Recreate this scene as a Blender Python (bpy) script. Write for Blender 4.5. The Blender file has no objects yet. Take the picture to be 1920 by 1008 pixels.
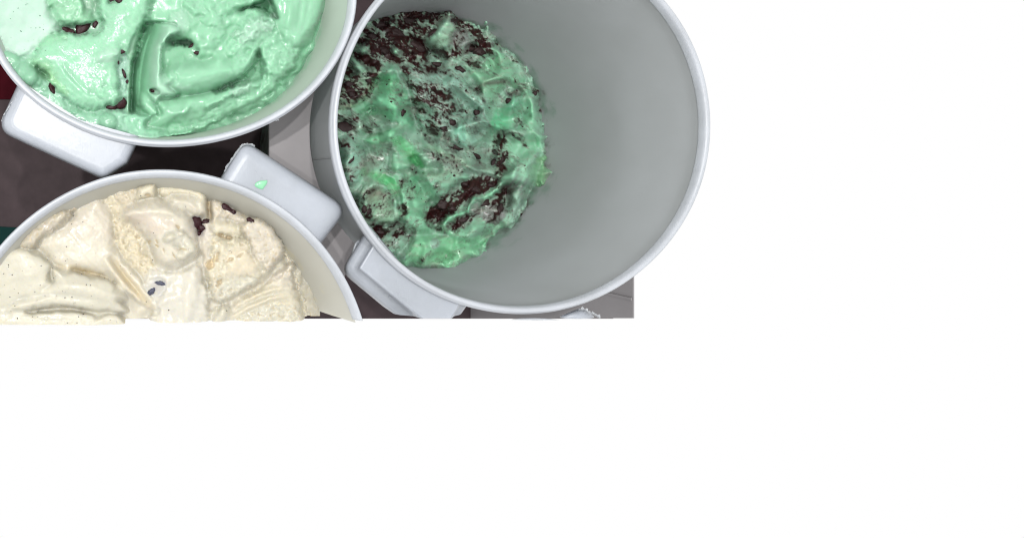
import bpy, bmesh, math, random
import numpy as np
from mathutils import Vector

# ------------------------------------------------------------------ camera, world, light
SC = bpy.context.scene
COL = SC.collection
U = 0.00034                 # metres per photo pixel at the height of the tub rims
F = 966.0                   # camera height above the rims, in the same pixels
NX, NY = 250.0, 343.0       # the photo pixel that lies straight below the lens

cam_d = bpy.data.cameras.new('camera')
cam_d.sensor_width = 36.0
cam_d.lens = 36.0 * F / 1920.0
cam_d.shift_x = (960.0 - NX) / 1920.0
cam_d.shift_y = -(504.0 - NY) / 1920.0
cam_d.clip_start = 0.01
cam_d.clip_end = 50.0
cam = bpy.data.objects.new('camera', cam_d)
COL.objects.link(cam)
cam.location = (0, 0, F * U)
SC.camera = cam

world = bpy.data.worlds.new('World')
SC.world = world
world.use_nodes = True
bg = world.node_tree.nodes['Background']
bg.inputs['Color'].default_value = (1, 1, 1, 1)
bg.inputs['Strength'].default_value = 1.0

SC.view_settings.view_transform = 'Standard'
SC.view_settings.look = 'None'
SC.view_settings.exposure = 0.0
SC.view_settings.gamma = 1.0
SC.render.film_transparent = False
try:
    SC.cycles.use_denoising = True
    SC.cycles.denoising_prefilter = 'ACCURATE'
    SC.cycles.max_bounces = 10
    SC.cycles.diffuse_bounces = 6
    SC.cycles.filter_width = 1.2
except Exception:
    pass


def area_lamp(name, loc, aim, size, power, col=(1, 1, 1)):
    l = bpy.data.lights.new(name, 'AREA')
    l.shape = 'DISK'
    l.size = size
    l.energy = power
    l.color = col
    o = bpy.data.objects.new(name, l)
    COL.objects.link(o)
    o.location = loc
    d = Vector(aim) - Vector(loc)
    o.rotation_euler = d.to_track_quat('-Z', 'Y').to_euler()
    return o


for lx, ly, lz, pw in ((-0.24, 0.18, 0.80, 4.6), (0.06, 0.26, 0.82, 2.7), (-0.18, -0.10, 0.82, 2.3)):
    area_lamp('ceiling_lamp', (lx, ly, lz), (0.05, 0.0, -0.05), 0.024, pw, (1.0, 0.985, 0.96))

# ------------------------------------------------------------------ small maths
def P(u, v, d):
    """photo pixel (u, v) at depth d below the rims -> world metres"""
    k = (F + d) / F
    return ((u - NX) * k * U, -(v - NY) * k * U, -d * U)


def lin(r, g, b):
    f = lambda c: (c / 255.0 / 12.92) if c / 255.0 <= 0.04045 else ((c / 255.0 + 0.055) / 1.055) ** 2.4
    return (f(r), f(g), f(b))


def _hash(ix, iy, seed):
    n = (ix.astype(np.int64) * 374761393 + iy.astype(np.int64) * 668265263 + seed * 974634777) & 0xFFFFFFFF
    n = ((n ^ (n >> 13)) * 1274126177) & 0xFFFFFFFF
    n = (n ^ (n >> 16)) & 0xFFFFFFFF
    n = (n * 2246822519) & 0xFFFFFFFF
    return (n ^ (n >> 15)) & 0xFFFFFFFF


def perlin(x, y, seed=0):
    ra = 0.5 + 1.3 * (seed % 7)
    x, y = x * math.cos(ra) - y * math.sin(ra), x * math.sin(ra) + y * math.cos(ra)
    ix = np.floor(x); iy = np.floor(y)
    fx = x - ix; fy = y - iy
    ix = ix.astype(np.int64); iy = iy.astype(np.int64)
    def g(dx, dy):
        a = _hash(ix + dx, iy + dy, seed) * (2 * math.pi / 4294967296.0)
        return np.cos(a) * (fx - dx) + np.sin(a) * (fy - dy)
    sx = fx * fx * fx * (fx * (fx * 6 - 15) + 10)
    sy = fy * fy * fy * (fy * (fy * 6 - 15) + 10)
    a = g(0, 0); b = g(1, 0); c = g(0, 1); d = g(1, 1)
    return (a + sx * (b - a) + sy * (c + sx * (d - c) - a - sx * (b - a))) * 1.5


def fbm(x, y, octv=4, seed=0, gain=0.5):
    s = 0; a = 1.0; t = 0.0
    for i in range(octv):
        s = s + a * perlin(x * 2 ** i + 17.3 * i, y * 2 ** i - 9.1 * i, seed + i)
        t += a; a *= gain
    return s / t


def worley(x, y, seed=0):
    ix = np.floor(x).astype(np.int64); iy = np.floor(y).astype(np.int64)
    best = np.full(x.shape, 9.0)
    for dx in (-1, 0, 1):
        for dy in (-1, 0, 1):
            h = _hash(ix + dx, iy + dy, seed)
            px = ix + dx + (h & 0xFFFF) / 65536.0
            py = iy + dy + ((h >> 16) & 0xFFFF) / 65536.0
            best = np.minimum(best, (px - x) ** 2 + (py - y) ** 2)
    return np.sqrt(best)


def sstep(a, b, x):
    t = np.clip((x - a) / (b - a), 0, 1)
    return t * t * (3 - 2 * t)


def spline(pts, closed=False, n=6):
    p = np.array(pts, float)
    m = len(p); out = []
    for i in range(m if closed else m - 1):
        p0 = p[(i - 1) % m] if closed or i > 0 else p[0]
        p1 = p[i]; p2 = p[(i + 1) % m]
        p3 = p[(i + 2) % m] if closed or i + 2 < m else p[-1]
        for k in range(n):
            t = k / n
            out.append(0.5 * ((2 * p1) + (-p0 + p2) * t + (2 * p0 - 5 * p1 + 4 * p2 - p3) * t * t + (-p0 + 3 * p1 - 3 * p2 + p3) * t ** 3))
    if not closed:
        out.append(p[-1])
    return np.array(out)


def line_dist(x, y, pl, closed=False):
    """distance to a polyline, side (+ left of travel in pixel axes), arc length"""
    best = np.full(x.shape, 1e9); side = np.zeros(x.shape); arc = np.zeros(x.shape)
    s = 0.0
    n = len(pl)
    for i in range(n if closed else n - 1):
        a = pl[i]; b = pl[(i + 1) % n]
        e = b - a; L = math.hypot(*e) + 1e-9
        t = np.clip(((x - a[0]) * e[0] + (y - a[1]) * e[1]) / (L * L), 0, 1)
        dx = x - a[0] - t * e[0]; dy = y - a[1] - t * e[1]
        d = dx * dx + dy * dy
        m = d < best
        best = np.where(m, d, best)
        side = np.where(m, np.sign(e[0] * dy - e[1] * dx), side)
        arc = np.where(m, s + t * L, arc)
        s += L
    return np.sqrt(best), side, arc


def poly_sd(x, y, pl):
    d, _, _ = line_dist(x, y, pl, True)
    inside = np.zeros(x.shape, bool)
    n = len(pl)
    for i in range(n):
        x1, y1 = pl[i]; x2, y2 = pl[(i + 1) % n]
        if y1 == y2:
            continue
        c = ((y1 > y) != (y2 > y)) & (x < (x2 - x1) * (y - y1) / (y2 - y1) + x1)
        inside ^= c
    return np.where(inside, d, -d)


class Field:
    """a sheet of ice cream over the photo's pixels: height, colour, gloss"""
    def __init__(s, us, vs, z0, col, rough=0.34):
        s.us, s.vs = us, vs
        s.x, s.y = np.meshgrid(us, vs)
        s.h = np.full(s.x.shape, float(z0))
        s.c = np.zeros(s.x.shape + (3,)); s.c[:] = col
        s.r = np.full(s.x.shape, float(rough))
        s.q = np.zeros(s.x.shape)          # crumb density
        s.g = np.zeros(s.x.shape)          # frost
        s.seed = 11
        s.alb = 0.47
        s.trk = 1.0
        s.pitcol = None
        s.w = np.full(s.x.shape, 0.35)
        s.lose = 1.0

    def box(s, pl, mar):
        u0, v0 = pl.min(0) - mar; u1, v1 = pl.max(0) + mar
        i0, i1 = np.searchsorted(s.us, [u0, u1]); j0, j1 = np.searchsorted(s.vs, [v0, v1])
        return slice(j0, max(j1, j0 + 1)), slice(i0, max(i1, i0 + 1))

    def tex(s, X, Y, kind, amp, ang, seed):
        if kind == 'crumb':
            wx = X + 3 * perlin(X / 11, Y / 11, seed + 5); wy = Y + 3 * perlin(X / 11, Y / 11, seed + 6)
            t = fbm(wx / 15, wy / 15, 4, seed, 0.52)
            p = fbm(wx / 6.5, wy / 6.5, 3, seed + 9)
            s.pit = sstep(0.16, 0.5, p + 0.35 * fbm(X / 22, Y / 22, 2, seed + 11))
            return amp * (1.35 * t - 0.75 * sstep(0.16, 0.5, p))
        if kind == 'foam':
            w = worley(X / 7, Y / 7, seed)
            return amp * (fbm(X / 20, Y / 20, 3, seed) - 0.6 * sstep(0.28, 0.12, w))
        if kind == 'wet':
            return amp * (1.3 * fbm(X / 30, Y / 30, 2, seed, 0.4) + 0.10 * perlin(X / 9, Y / 9, seed + 3))
        ca, sa = math.cos(ang), math.sin(ang)
        a = X * ca + Y * sa; b = -X * sa + Y * ca
        return amp * (0.3 * perlin(a / 80, b / 15, seed) + 0.09 * perlin(a / 50, b / 4, seed + 1) + 0.8 * fbm(X / 45, Y / 45, 2, seed + 2))

    def patch(s, pts, h=0, gx=0, gy=0, lip=6, lw=6, dome=0, dw=25, soft=2.0, rag=1.5, rf=9, tex='smooth', amp=1.0,
              ang=0.0, col=None, rough=None, q=None, g=None, trench=0, tw=5, rel=False, cmix=1.0):
        s.seed += 7
        pl = spline(pts, True, 5)
        sl = s.box(pl, 14 + tw * 2)
        X = s.x[sl]; Y = s.y[sl]
        oc = 3 if tex in ('crumb', 'foam') else 2
        wx = rag * (fbm(X / rf, Y / rf, oc, s.seed) * 2); wy = rag * (fbm(X / rf, Y / rf, oc, s.seed + 50) * 2)
        sd = poly_sd(X + wx, Y + wy, pl)
        lost = sstep(-0.05, 0.45, perlin(X / 38 + 3.1, Y / 38, s.seed + 77)) * s.lose      # where an edge melts into its neighbour
        sf = soft * (1 + 5.0 * lost)
        m = sstep(-1, 1, sd / sf)
        lip = lip * (1 - 0.55 * lost); trench = s.trk * trench * (1 - lost) * (0.5 + 0.9 * np.clip(perlin(X / 22, Y / 22, s.seed + 78) + 0.3, 0, 1))
        cx, cy = pl.mean(0)
        base = s.h[sl] if rel else 0
        hp = base + h + gx * (X - cx) + gy * (Y - cy) - lip * np.exp(-np.maximum(sd, 0) / lw) + dome * (1 - np.exp(-np.maximum(sd, 0) / dw))
        hp = hp + s.tex(X, Y, tex, amp, ang, s.seed + 3)
        if np.max(trench) > 0:
            s.h[sl] -= trench * np.exp(-(sd / tw) ** 2) * (1 - m)
        s.h[sl] = s.h[sl] * (1 - m) + hp * m
        if col is not None:
            mc = (m * cmix)[..., None]
            s.c[sl] = s.c[sl] * (1 - mc) + np.array(col) * mc
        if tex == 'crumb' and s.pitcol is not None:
            mp = (m * s.pit * 0.75)[..., None]  # tints the pits, so their warm shade sits in the colour
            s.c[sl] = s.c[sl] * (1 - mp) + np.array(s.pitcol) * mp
        if rough is not None:
            s.r[sl] = s.r[sl] * (1 - m) + rough * m
        if q is not None:
            mq = sstep(-9, 9, sd)
            s.q[sl] = s.q[sl] * (1 - mq) + q * mq
        if g is not None:
            s.g[sl] = s.g[sl] * (1 - m) + g * m

    def soften(s, pts, q=None, g=None, col=None, mix=1.0, width=14, rag=4):
        """change colour, crumbs or frost over a soft-edged region, leaving the height"""
        s.seed += 7
        pl = spline(pts, True, 4)
        sl = s.box(pl, width + 10)
        X = s.x[sl]; Y = s.y[sl]
        sd = poly_sd(X + rag * 2 * fbm(X / 14, Y / 14, 3, s.seed), Y + rag * 2 * fbm(X / 14, Y / 14, 3, s.seed + 9), pl)
        m = sstep(-width, width, sd) * mix
        if q is not None:
            s.q[sl] = s.q[sl] * (1 - m) + q * m
        if g is not None:
            s.g[sl] = s.g[sl] * (1 - m) + g * m
        if col is not None:
            s.c[sl] = s.c[sl] * (1 - m[..., None]) + np.array(col) * m[..., None]

    def ridge(s, pts, w, a, w2=None, rag=0.8, taper=True, col=None):
        """raise (a>0) or carve (a<0) along a line; w on its left, w2 on its right"""
        s.seed += 7
        pl = spline(pts, False, 6)
        w2 = w if w2 is None else w2
        sl = s.box(pl, 3 * max(w, w2))
        X = s.x[sl]; Y = s.y[sl]
        d, side, arc = line_dist(X + rag * fbm(X / 9, Y / 9, 2, s.seed), Y + rag * fbm(X / 9, Y / 9, 2, s.seed + 4), pl)
        L = arc.max() + 1e-6
        t = np.clip(np.sin(np.pi * np.clip(arc / L, 0.0, 1)), 0, 1) ** 0.5 if taper else 1
        e = np.exp(-(d / np.where(side > 0, w, w2)) ** 2) * t
        s.h[sl] += a * e
        if col is not None:
            s.c[sl] = s.c[sl] * (1 - e[..., None]) + np.array(col) * e[..., None]

    def blob(s, cx, cy, rx, ry, a, rot=0, pw=2.0, col=None, flat=False, rag=0.12):
        s.seed += 7
        R = max(rx, ry) * 1.6
        sl = s.box(np.array([[cx - R, cy - R], [cx + R, cy + R]]), 1)
        X = s.x[sl] - cx; Y = s.y[sl] - cy
        c, sn = math.cos(rot), math.sin(rot)
        r = np.hypot((X * c + Y * sn) / rx, (-X * sn + Y * c) / ry) * (1 + rag * fbm(X / 9, Y / 9, 2, s.seed) * 2)
        if flat:
            e = sstep(1.15, 0.85, r)
        else:
            e = np.sqrt(np.clip(1 - r ** pw, 0, 1))
        s.h[sl] += a * e
        if col is not None:
            k = sstep(1.1, 0.85, r)[..., None]
            s.c[sl] = s.c[sl] * (1 - k) + np.array(col) * k

    def melt(s, n, mask=None):
        h = s.h.copy()
        for _ in range(n):
            p = np.pad(h, 1, mode='edge')
            h = (p[:-2, 1:-1] + p[2:, 1:-1] + p[1:-1, :-2] + p[1:-1, 2:] + 4 * h) / 8.0
        s.h = h if mask is None else s.h * (1 - mask) + h * mask

    def relief(s, n, big, small, mean):
        keep = s.h.copy(); s.melt(n); low = s.h
        s.h = np.where(keep > mean - 40, mean + (low - mean) * big + (keep - low) * small, keep)

    def at(s, u, v):
        i = int(np.clip(np.searchsorted(s.us, u), 0, len(s.us) - 1)); j = int(np.clip(np.searchsorted(s.vs, v), 0, len(s.vs) - 1))
        return s.h[j, i]


# ------------------------------------------------------------------ materials
def new_mat(name):
    m = bpy.data.materials.new(name)
    m.use_nodes = True
    nt = m.node_tree
    return m, nt, nt.nodes['Principled BSDF'], nt.nodes['Material Output']


def noise_bump(nt, bsdf, scale, strength, dist, detail=4, vec=None):
    tc = nt.nodes.new('ShaderNodeTexCoord')
    nz = nt.nodes.new('ShaderNodeTexNoise')
    nz.inputs['Scale'].default_value = scale
    nz.inputs['Detail'].default_value = detail
    nt.links.new(tc.outputs['Object'], nz.inputs['Vector'])
    bp = nt.nodes.new('ShaderNodeBump')
    bp.inputs['Strength'].default_value = strength
    bp.inputs['Distance'].default_value = dist
    nt.links.new(nz.outputs['Fac'], bp.inputs['Height'])
    nt.links.new(bp.outputs['Normal'], bsdf.inputs['Normal'])
    return tc, nz, bp


def ice_material(name, radius, sss=0.6, coat=0.0, ior=1.36):
    m, nt, b, out = new_mat(name)
    a = nt.nodes.new('ShaderNodeVertexColor'); a.layer_name = 'Tint'
    r = nt.nodes.new('ShaderNodeAttribute'); r.attribute_name = 'gloss'
    nt.links.new(a.outputs['Color'], b.inputs['Base Color'])
    nt.links.new(r.outputs['Fac'], b.inputs['Roughness'])
    b.inputs['Subsurface Weight'].default_value = sss
    b.inputs['Subsurface Radius'].default_value = radius
    b.inputs['Subsurface Scale'].default_value = 1.0
    b.inputs['IOR'].default_value = ior
    tc, nz, bp = noise_bump(nt, b, 1500, 0.14, 0.0004, 3)
    w = nt.nodes.new('ShaderNodeAttribute'); w.attribute_name = 'wet'
    nt.links.new(w.outputs['Fac'], b.inputs['Coat Weight'])
    b.inputs['Coat Roughness'].default_value = 0.085
    b.inputs['Coat IOR'].default_value = 1.42
    n2 = nt.nodes.new('ShaderNodeTexNoise'); n2.inputs['Scale'].default_value = 420; n2.inputs['Detail'].default_value = 3
    nt.links.new(tc.outputs['Object'], n2.inputs['Vector'])
    b2 = nt.nodes.new('ShaderNodeBump'); b2.inputs['Strength'].default_value = 0.13; b2.inputs['Distance'].default_value = 0.0009
    nt.links.new(n2.outputs['Fac'], b2.inputs['Height']); nt.links.new(b2.outputs['Normal'], b.inputs['Coat Normal'])
    return m


M = {}
M['mint'] = ice_material('mint_ice_cream_surface', (0.0010, 0.0024, 0.0014))
M['vanilla'] = ice_material('vanilla_ice_cream_surface', (0.0030, 0.0022, 0.0012))
M['cookie'] = ice_material('mint_cookie_ice_cream_surface', (0.0009, 0.0020, 0.0013))


def plastic(name, col, rough, sss, radius, scuff=True):
    m, nt, b, out = new_mat(name)
    b.inputs['Roughness'].default_value = rough
    b.inputs['Subsurface Weight'].default_value = sss
    b.inputs['Subsurface Radius'].default_value = radius
    b.inputs['Subsurface Scale'].default_value = 1.0
    b.inputs['IOR'].default_value = 1.5
    tc = nt.nodes.new('ShaderNodeTexCoord')
    nz = nt.nodes.new('ShaderNodeTexNoise'); nz.inputs['Scale'].default_value = 28; nz.inputs['Detail'].default_value = 7
    nz.inputs['Roughness'].default_value = 0.62
    nt.links.new(tc.outputs['Object'], nz.inputs['Vector'])
    cr = nt.nodes.new('ShaderNodeValToRGB')
    cr.color_ramp.elements[0].position = 0.33; cr.color_ramp.elements[1].position = 0.62
    cr.color_ramp.elements[0].color = (col[0] * 0.88, col[1] * 0.88, col[2] * 0.87, 1)
    cr.color_ramp.elements[1].color = (*col, 1)
    nt.links.new(nz.outputs['Fac'], cr.inputs['Fac'])
    nt.links.new(cr.outputs['Color'], b.inputs['Base Color'])
    # fine scratches
    mp = nt.nodes.new('ShaderNodeMapping'); mp.inputs['Scale'].default_value = (2600, 160, 400)
    mp.inputs['Rotation'].default_value = (0, 0, 0.6)
    nt.links.new(tc.outputs['Object'], mp.inputs['Vector'])
    n2 = nt.nodes.new('ShaderNodeTexNoise'); n2.inputs['Scale'].default_value = 1.0; n2.inputs['Detail'].default_value = 3
    nt.links.new(mp.outputs['Vector'], n2.inputs['Vector'])
    n3 = nt.nodes.new('ShaderNodeTexNoise'); n3.inputs['Scale'].default_value = 260; n3.inputs['Detail'].default_value = 5
    nt.links.new(tc.outputs['Object'], n3.inputs['Vector'])
    ad = nt.nodes.new('ShaderNodeMath'); ad.operation = 'ADD'
    nt.links.new(n2.outputs['Fac'], ad.inputs[0]); nt.links.new(n3.outputs['Fac'], ad.inputs[1])
    bp = nt.nodes.new('ShaderNodeBump'); bp.inputs['Strength'].default_value = 0.16; bp.inputs['Distance'].default_value = 0.0006
    nt.links.new(ad.outputs[0], bp.inputs['Height']); nt.links.new(bp.outputs['Normal'], b.inputs['Normal'])
    rr = nt.nodes.new('ShaderNodeMapRange')
    rr.inputs['From Min'].default_value = 0.3; rr.inputs['From Max'].default_value = 0.7
    rr.inputs['To Min'].default_value = rough - 0.08; rr.inputs['To Max'].default_value = rough + 0.14
    nt.links.new(nz.outputs['Fac'], rr.inputs['Value']); nt.links.new(rr.outputs['Result'], b.inputs['Roughness'])
    return m


M['rim'] = plastic('white_plastic_rim', lin(170, 174, 180), 0.34, 0.6, (0.005, 0.005, 0.0052))
M['handle'] = plastic('white_plastic_handle', lin(157, 162, 170), 0.33, 0.5, (0.006, 0.006, 0.0065))


def wall_material(name, col, trans, stain=None):
    """thin milky plastic that lets part of the light through; stain = (colour, depth range) of dried ice cream"""
    m, nt, b, out = new_mat(name)
    b.inputs['Roughness'].default_value = 0.42
    b.inputs['IOR'].default_value = 1.45
    tc = nt.nodes.new('ShaderNodeTexCoord')
    nz = nt.nodes.new('ShaderNodeTexNoise'); nz.inputs['Scale'].default_value = 22; nz.inputs['Detail'].default_value = 6
    nt.links.new(tc.outputs['Object'], nz.inputs['Vector'])
    cr = nt.nodes.new('ShaderNodeValToRGB')
    cr.color_ramp.elements[0].position = 0.3; cr.color_ramp.elements[1].position = 0.7
    cr.color_ramp.elements[0].color = (col[0] * 0.9, col[1] * 0.9, col[2] * 0.89, 1); cr.color_ramp.elements[1].color = (*col, 1)
    nt.links.new(nz.outputs['Fac'], cr.inputs['Fac'])
    base = cr.outputs['Color']
    for st in (stain or []):
        scol, top, bot, thr, nsc, stretch = st
        sx = nt.nodes.new('ShaderNodeSeparateXYZ'); nt.links.new(tc.outputs['Object'], sx.inputs[0])
        mr = nt.nodes.new('ShaderNodeMapRange'); mr.inputs['From Min'].default_value = (690 - top) * U; mr.inputs['From Max'].default_value = (690 - bot) * U
        nt.links.new(sx.outputs['Z'], mr.inputs['Value'])
        mp = nt.nodes.new('ShaderNodeMapping'); mp.inputs['Scale'].default_value = (1, 1, stretch); nt.links.new(tc.outputs['Object'], mp.inputs['Vector'])
        n2 = nt.nodes.new('ShaderNodeTexNoise'); n2.inputs['Scale'].default_value = nsc; n2.inputs['Detail'].default_value = 6
        n2.inputs['Roughness'].default_value = 0.65
        nt.links.new(mp.outputs['Vector'], n2.inputs['Vector'])
        mu = nt.nodes.new('ShaderNodeMath'); mu.operation = 'MULTIPLY_ADD'
        nt.links.new(mr.outputs['Result'], mu.inputs[0]); mu.inputs[1].default_value = 0.42; nt.links.new(n2.outputs['Fac'], mu.inputs[2])
        th = nt.nodes.new('ShaderNodeMapRange'); th.inputs['From Min'].default_value = thr; th.inputs['From Max'].default_value = thr + 0.2
        nt.links.new(mu.outputs[0], th.inputs['Value'])
        mx = nt.nodes.new('ShaderNodeMix'); mx.data_type = 'RGBA'
        nt.links.new(th.outputs['Result'], mx.inputs['Factor']); nt.links.new(base, mx.inputs['A'])
        mx.inputs['B'].default_value = (*scol, 1)
        base = mx.outputs['Result']
    nt.links.new(base, b.inputs['Base Color'])
    n4 = nt.nodes.new('ShaderNodeTexNoise'); n4.inputs['Scale'].default_value = 90; n4.inputs['Detail'].default_value = 4
    nt.links.new(tc.outputs['Object'], n4.inputs['Vector'])
    bp = nt.nodes.new('ShaderNodeBump'); bp.inputs['Strength'].default_value = 0.12; bp.inputs['Distance'].default_value = 0.001
    nt.links.new(n4.outputs['Fac'], bp.inputs['Height']); nt.links.new(bp.outputs['Normal'], b.inputs['Normal'])
    tr = nt.nodes.new('ShaderNodeBsdfTranslucent'); tr.inputs['Color'].default_value = (*col, 1)
    ms = nt.nodes.new('ShaderNodeMixShader'); ms.inputs[0].default_value = trans
    nt.links.new(b.outputs[0], ms.inputs[1]); nt.links.new(tr.outputs[0], ms.inputs[2])
    nt.links.new(ms.outputs[0], out.inputs['Surface'])
    return m


M['wall_mint'] = wall_material('milky_plastic_with_mint_film', lin(192, 205, 194), 0.3,
                               [(lin(152, 205, 172), 10, 110, 0.84, 50, 2.0)])
M['wall_vanilla'] = wall_material('milky_plastic_with_vanilla_film', lin(200, 199, 190), 0.3,
                                  [(lin(206, 200, 172), 5, 120, 0.80, 60, 1.6), (lin(150, 146, 140), 10, 120, 0.98, 90, 2.4)])
M['wall_cookie'] = wall_material('milky_plastic_with_cookie_film', lin(192, 195, 197), 0.46,
                                 [(lin(120, 158, 136), 240, 350, 0.82, 40, 1.6), (lin(74, 54, 42), 250, 360, 0.885, 75, 1.0)])


def simple(name, col, rough=0.5, bump=(120, 0.2, 0.001), var=0.85, spec=0.5):
    m, nt, b, out = new_mat(name)
    b.inputs['Roughness'].default_value = rough
    b.inputs['Specular IOR Level'].default_value = spec
    tc, nz, bp = noise_bump(nt, b, *bump)
    cr = nt.nodes.new('ShaderNodeValToRGB')
    cr.color_ramp.elements[0].position = 0.3; cr.color_ramp.elements[1].position = 0.7
    cr.color_ramp.elements[0].color = (col[0] * var, col[1] * var, col[2] * var, 1); cr.color_ramp.elements[1].color = (*col, 1)
    nt.links.new(nz.outputs['Fac'], cr.inputs['Fac']); nt.links.new(cr.outputs['Color'], b.inputs['Base Color'])
    return m


M['choc'] = simple('dark_chocolate', lin(50, 17, 24), 0.5, (900, 0.5, 0.0008), 0.5, 0.3)
M['choc_milky'] = simple('cream_coated_chocolate', lin(74, 76, 92), 0.4, (500, 0.3, 0.0006), 0.6, 0.3)
M['cocoa'] = simple('dark_cookie', lin(44, 20, 20), 0.6, (1400, 0.6, 0.0008), 0.4)
M['floor'] = simple('dark_cabinet_floor', lin(74, 63, 66), 0.6, (60, 0.2, 0.001), 0.75, 0.12)
M['maroon'] = simple('maroon_plastic', lin(62, 2, 16), 0.6, (60, 0.2, 0.001), 0.8, 0.05)
M['teal'] = simple('teal_plastic', lin(18, 50, 48), 0.6, (60, 0.2, 0.001), 0.8, 0.05)
M['liner'] = simple('grey_plastic_liner', lin(134, 131, 133), 0.5, (40, 0.2, 0.001), 0.9)
M['speck'] = simple('vanilla_seed', lin(38, 30, 26), 0.6)
M['drip'] = simple('mint_drip', lin(126, 186, 148), 0.22, (300, 0.1, 0.0005), 0.95)


# ------------------------------------------------------------------ objects
def link(name, me, mat=None, parent=None):
    o = bpy.data.objects.new(name, me)
    COL.objects.link(o)
    if mat is not None and len(me.materials) == 0:
        me.materials.append(mat)
    if parent is not None:
        o.parent = parent
    return o


def thing(name, label, cat, loc=(0, 0, 0), group=None):
    o = bpy.data.objects.new(name, None)
    o.empty_display_size = 0.02
    COL.objects.link(o)
    o.location = loc
    o['label'] = label; o['category'] = cat
    if group:
        o['group'] = group
    return o


def mesh_of(name, verts, faces, smooth=True):
    me = bpy.data.meshes.new(name)
    me.from_pydata([tuple(v) for v in verts], [], [tuple(f) for f in faces])
    me.update()
    if smooth:
        me.polygons.foreach_set('use_smooth', [True] * len(me.polygons))
    return me


CUT_Y = 617.0       # the two tubs nearest the photographer are only built up to here (nothing further is in view)
CUT_W = -(CUT_Y - NY) * U


def cut_mesh(me, floor_z=None, at=None):
    cw = CUT_W if at is None else -(at - NY) * U
    bm = bmesh.new(); bm.from_mesh(me)
    r = bmesh.ops.bisect_plane(bm, geom=bm.verts[:] + bm.edges[:] + bm.faces[:], dist=1e-7, plane_co=(0, cw, 0), plane_no=(0, -1, 0), clear_outer=True)
    ed = [e for e in r['geom_cut'] if isinstance(e, bmesh.types.BMEdge)]
    if floor_z is None:
        try:
            bmesh.ops.triangle_fill(bm, edges=ed, use_beauty=True, use_dissolve=False)
        except Exception:
            pass
    else:
        x = bmesh.ops.extrude_edge_only(bm, edges=ed)
        for v in x['geom']:
            if isinstance(v, bmesh.types.BMVert):
                v.co.z = floor_z
    bm.to_mesh(me); bm.free(); me.update()
    return me


class Tub:
    def __init__(s, cx, cy, rx, ry, taper, depth=690, drop=0.0):
        s.cx, s.cy, s.rx, s.ry, s.t, s.depth = cx, cy, rx, ry, taper, depth
    def scale(s, d):
        return 1 - s.t * (1 - np.exp(-d / 200.0))
    def inside(s, x, y, d):
        """radius over inner-wall radius of a world point given in rim pixels"""
        k = s.scale(d)
        return np.hypot((x - s.cx) / (s.rx * k - 13 * s.rx / s.rx), (y - s.cy) / (s.ry * k - 13))


def lathe(tub, prof, n=224, wob=0.0, seed=1):
    """prof: list of (inset in px from outer edge, depth) ; follows the tub's taper and oval"""
    vs = []; fs = []
    rnd = np.random.RandomState(seed)
    ph = rnd.rand(4) * 6.28
    m = len(prof)
    for i in range(n):
        a = 2 * math.pi * i / n
        w = wob * (math.sin(2 * a + ph[0]) + 0.6 * math.sin(3 * a + ph[1]) + 0.35 * math.sin(7 * a + ph[2]))
        for ins, d in prof:
            k = float(tub.scale(max(d, 0)))
            x = tub.cx + (tub.rx * k - ins + w) * math.cos(a) - NX
            y = tub.cy + (tub.ry * k - ins + w) * math.sin(a) - NY
            vs.append((x * U, -y * U, -(d + 0.4 * w) * U))
    for i in range(n):
        j = (i + 1) % n
        for k in range(m - 1):
            fs.append((i * m + k, i * m + k + 1, j * m + k + 1, j * m + k))
    return vs, fs


def ground_loc(tub):
    return ((tub.cx - NX) * U, -(tub.cy - NY) * U, -tub.depth * U)


def relocate(me, loc):
    me.transform(__import__('mathutils').Matrix.Translation(-Vector(loc)))
    return me


RIM_PROF = [(7, 26), (3, 25), (0.5, 21), (0, 14), (1.2, 8), (3.2, 5.2), (5.0, 4.2), (5.8, 2.2), (7.4, 0.7), (9.5, 0), (11.5, 0.3), (13.6, 1.8), (14.8, 5), (15.0, 13)]


def make_tub(tub, label, wall_mat, cut=False, wob=1.2, seed=1):
    loc = ground_loc(tub)
    t = thing('ice_cream_tub', label, 'tub', loc, 'white plastic ice cream tubs')
    v, f = lathe(tub, RIM_PROF, wob=wob, seed=seed)
    # the lip closes under itself
    me = mesh_of('rim', v, f)
    if cut: cut_mesh(me, at=601)
    link('rim', relocate(me, loc), M['rim'], t)
    D = tub.depth
    prof = [(8.5, 24)] + [(8.5, d) for d in np.linspace(60, D - 14, 16)] + [(12, D - 4), (22, D)] + [(60, D), (120, D), (tub.ry * 0.55, D)]
    prof += [(120, D - 9), (60, D - 9), (24, D - 9)] + [(14.2, d) for d in np.linspace(D - 22, 60, 18)] + [(14.2, 13), (14.2, 9)]
    v, f = lathe(tub, prof, wob=wob, seed=seed)
    me = mesh_of('body', v, f)
    if cut: cut_mesh(me, at=607)
    b = link('body', relocate(me, loc), wall_mat, t)
    return t, loc


def rounded(p, radii, n=7):
    """round the corners of a polygon of Vectors"""
    out = []
    m = len(p)
    for i in range(m):
        a, b, c = p[i - 1], p[i], p[(i + 1) % m]
        r = min(radii[i], 0.45 * (a - b).length, 0.45 * (c - b).length)
        s = b + (a - b).normalized() * r; e = b + (c - b).normalized() * r
        for k in range(n + 1):
            t = k / n
            out.append((1 - t) ** 2 * s + 2 * t * (1 - t) * b + t * t * e)
    return out


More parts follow.
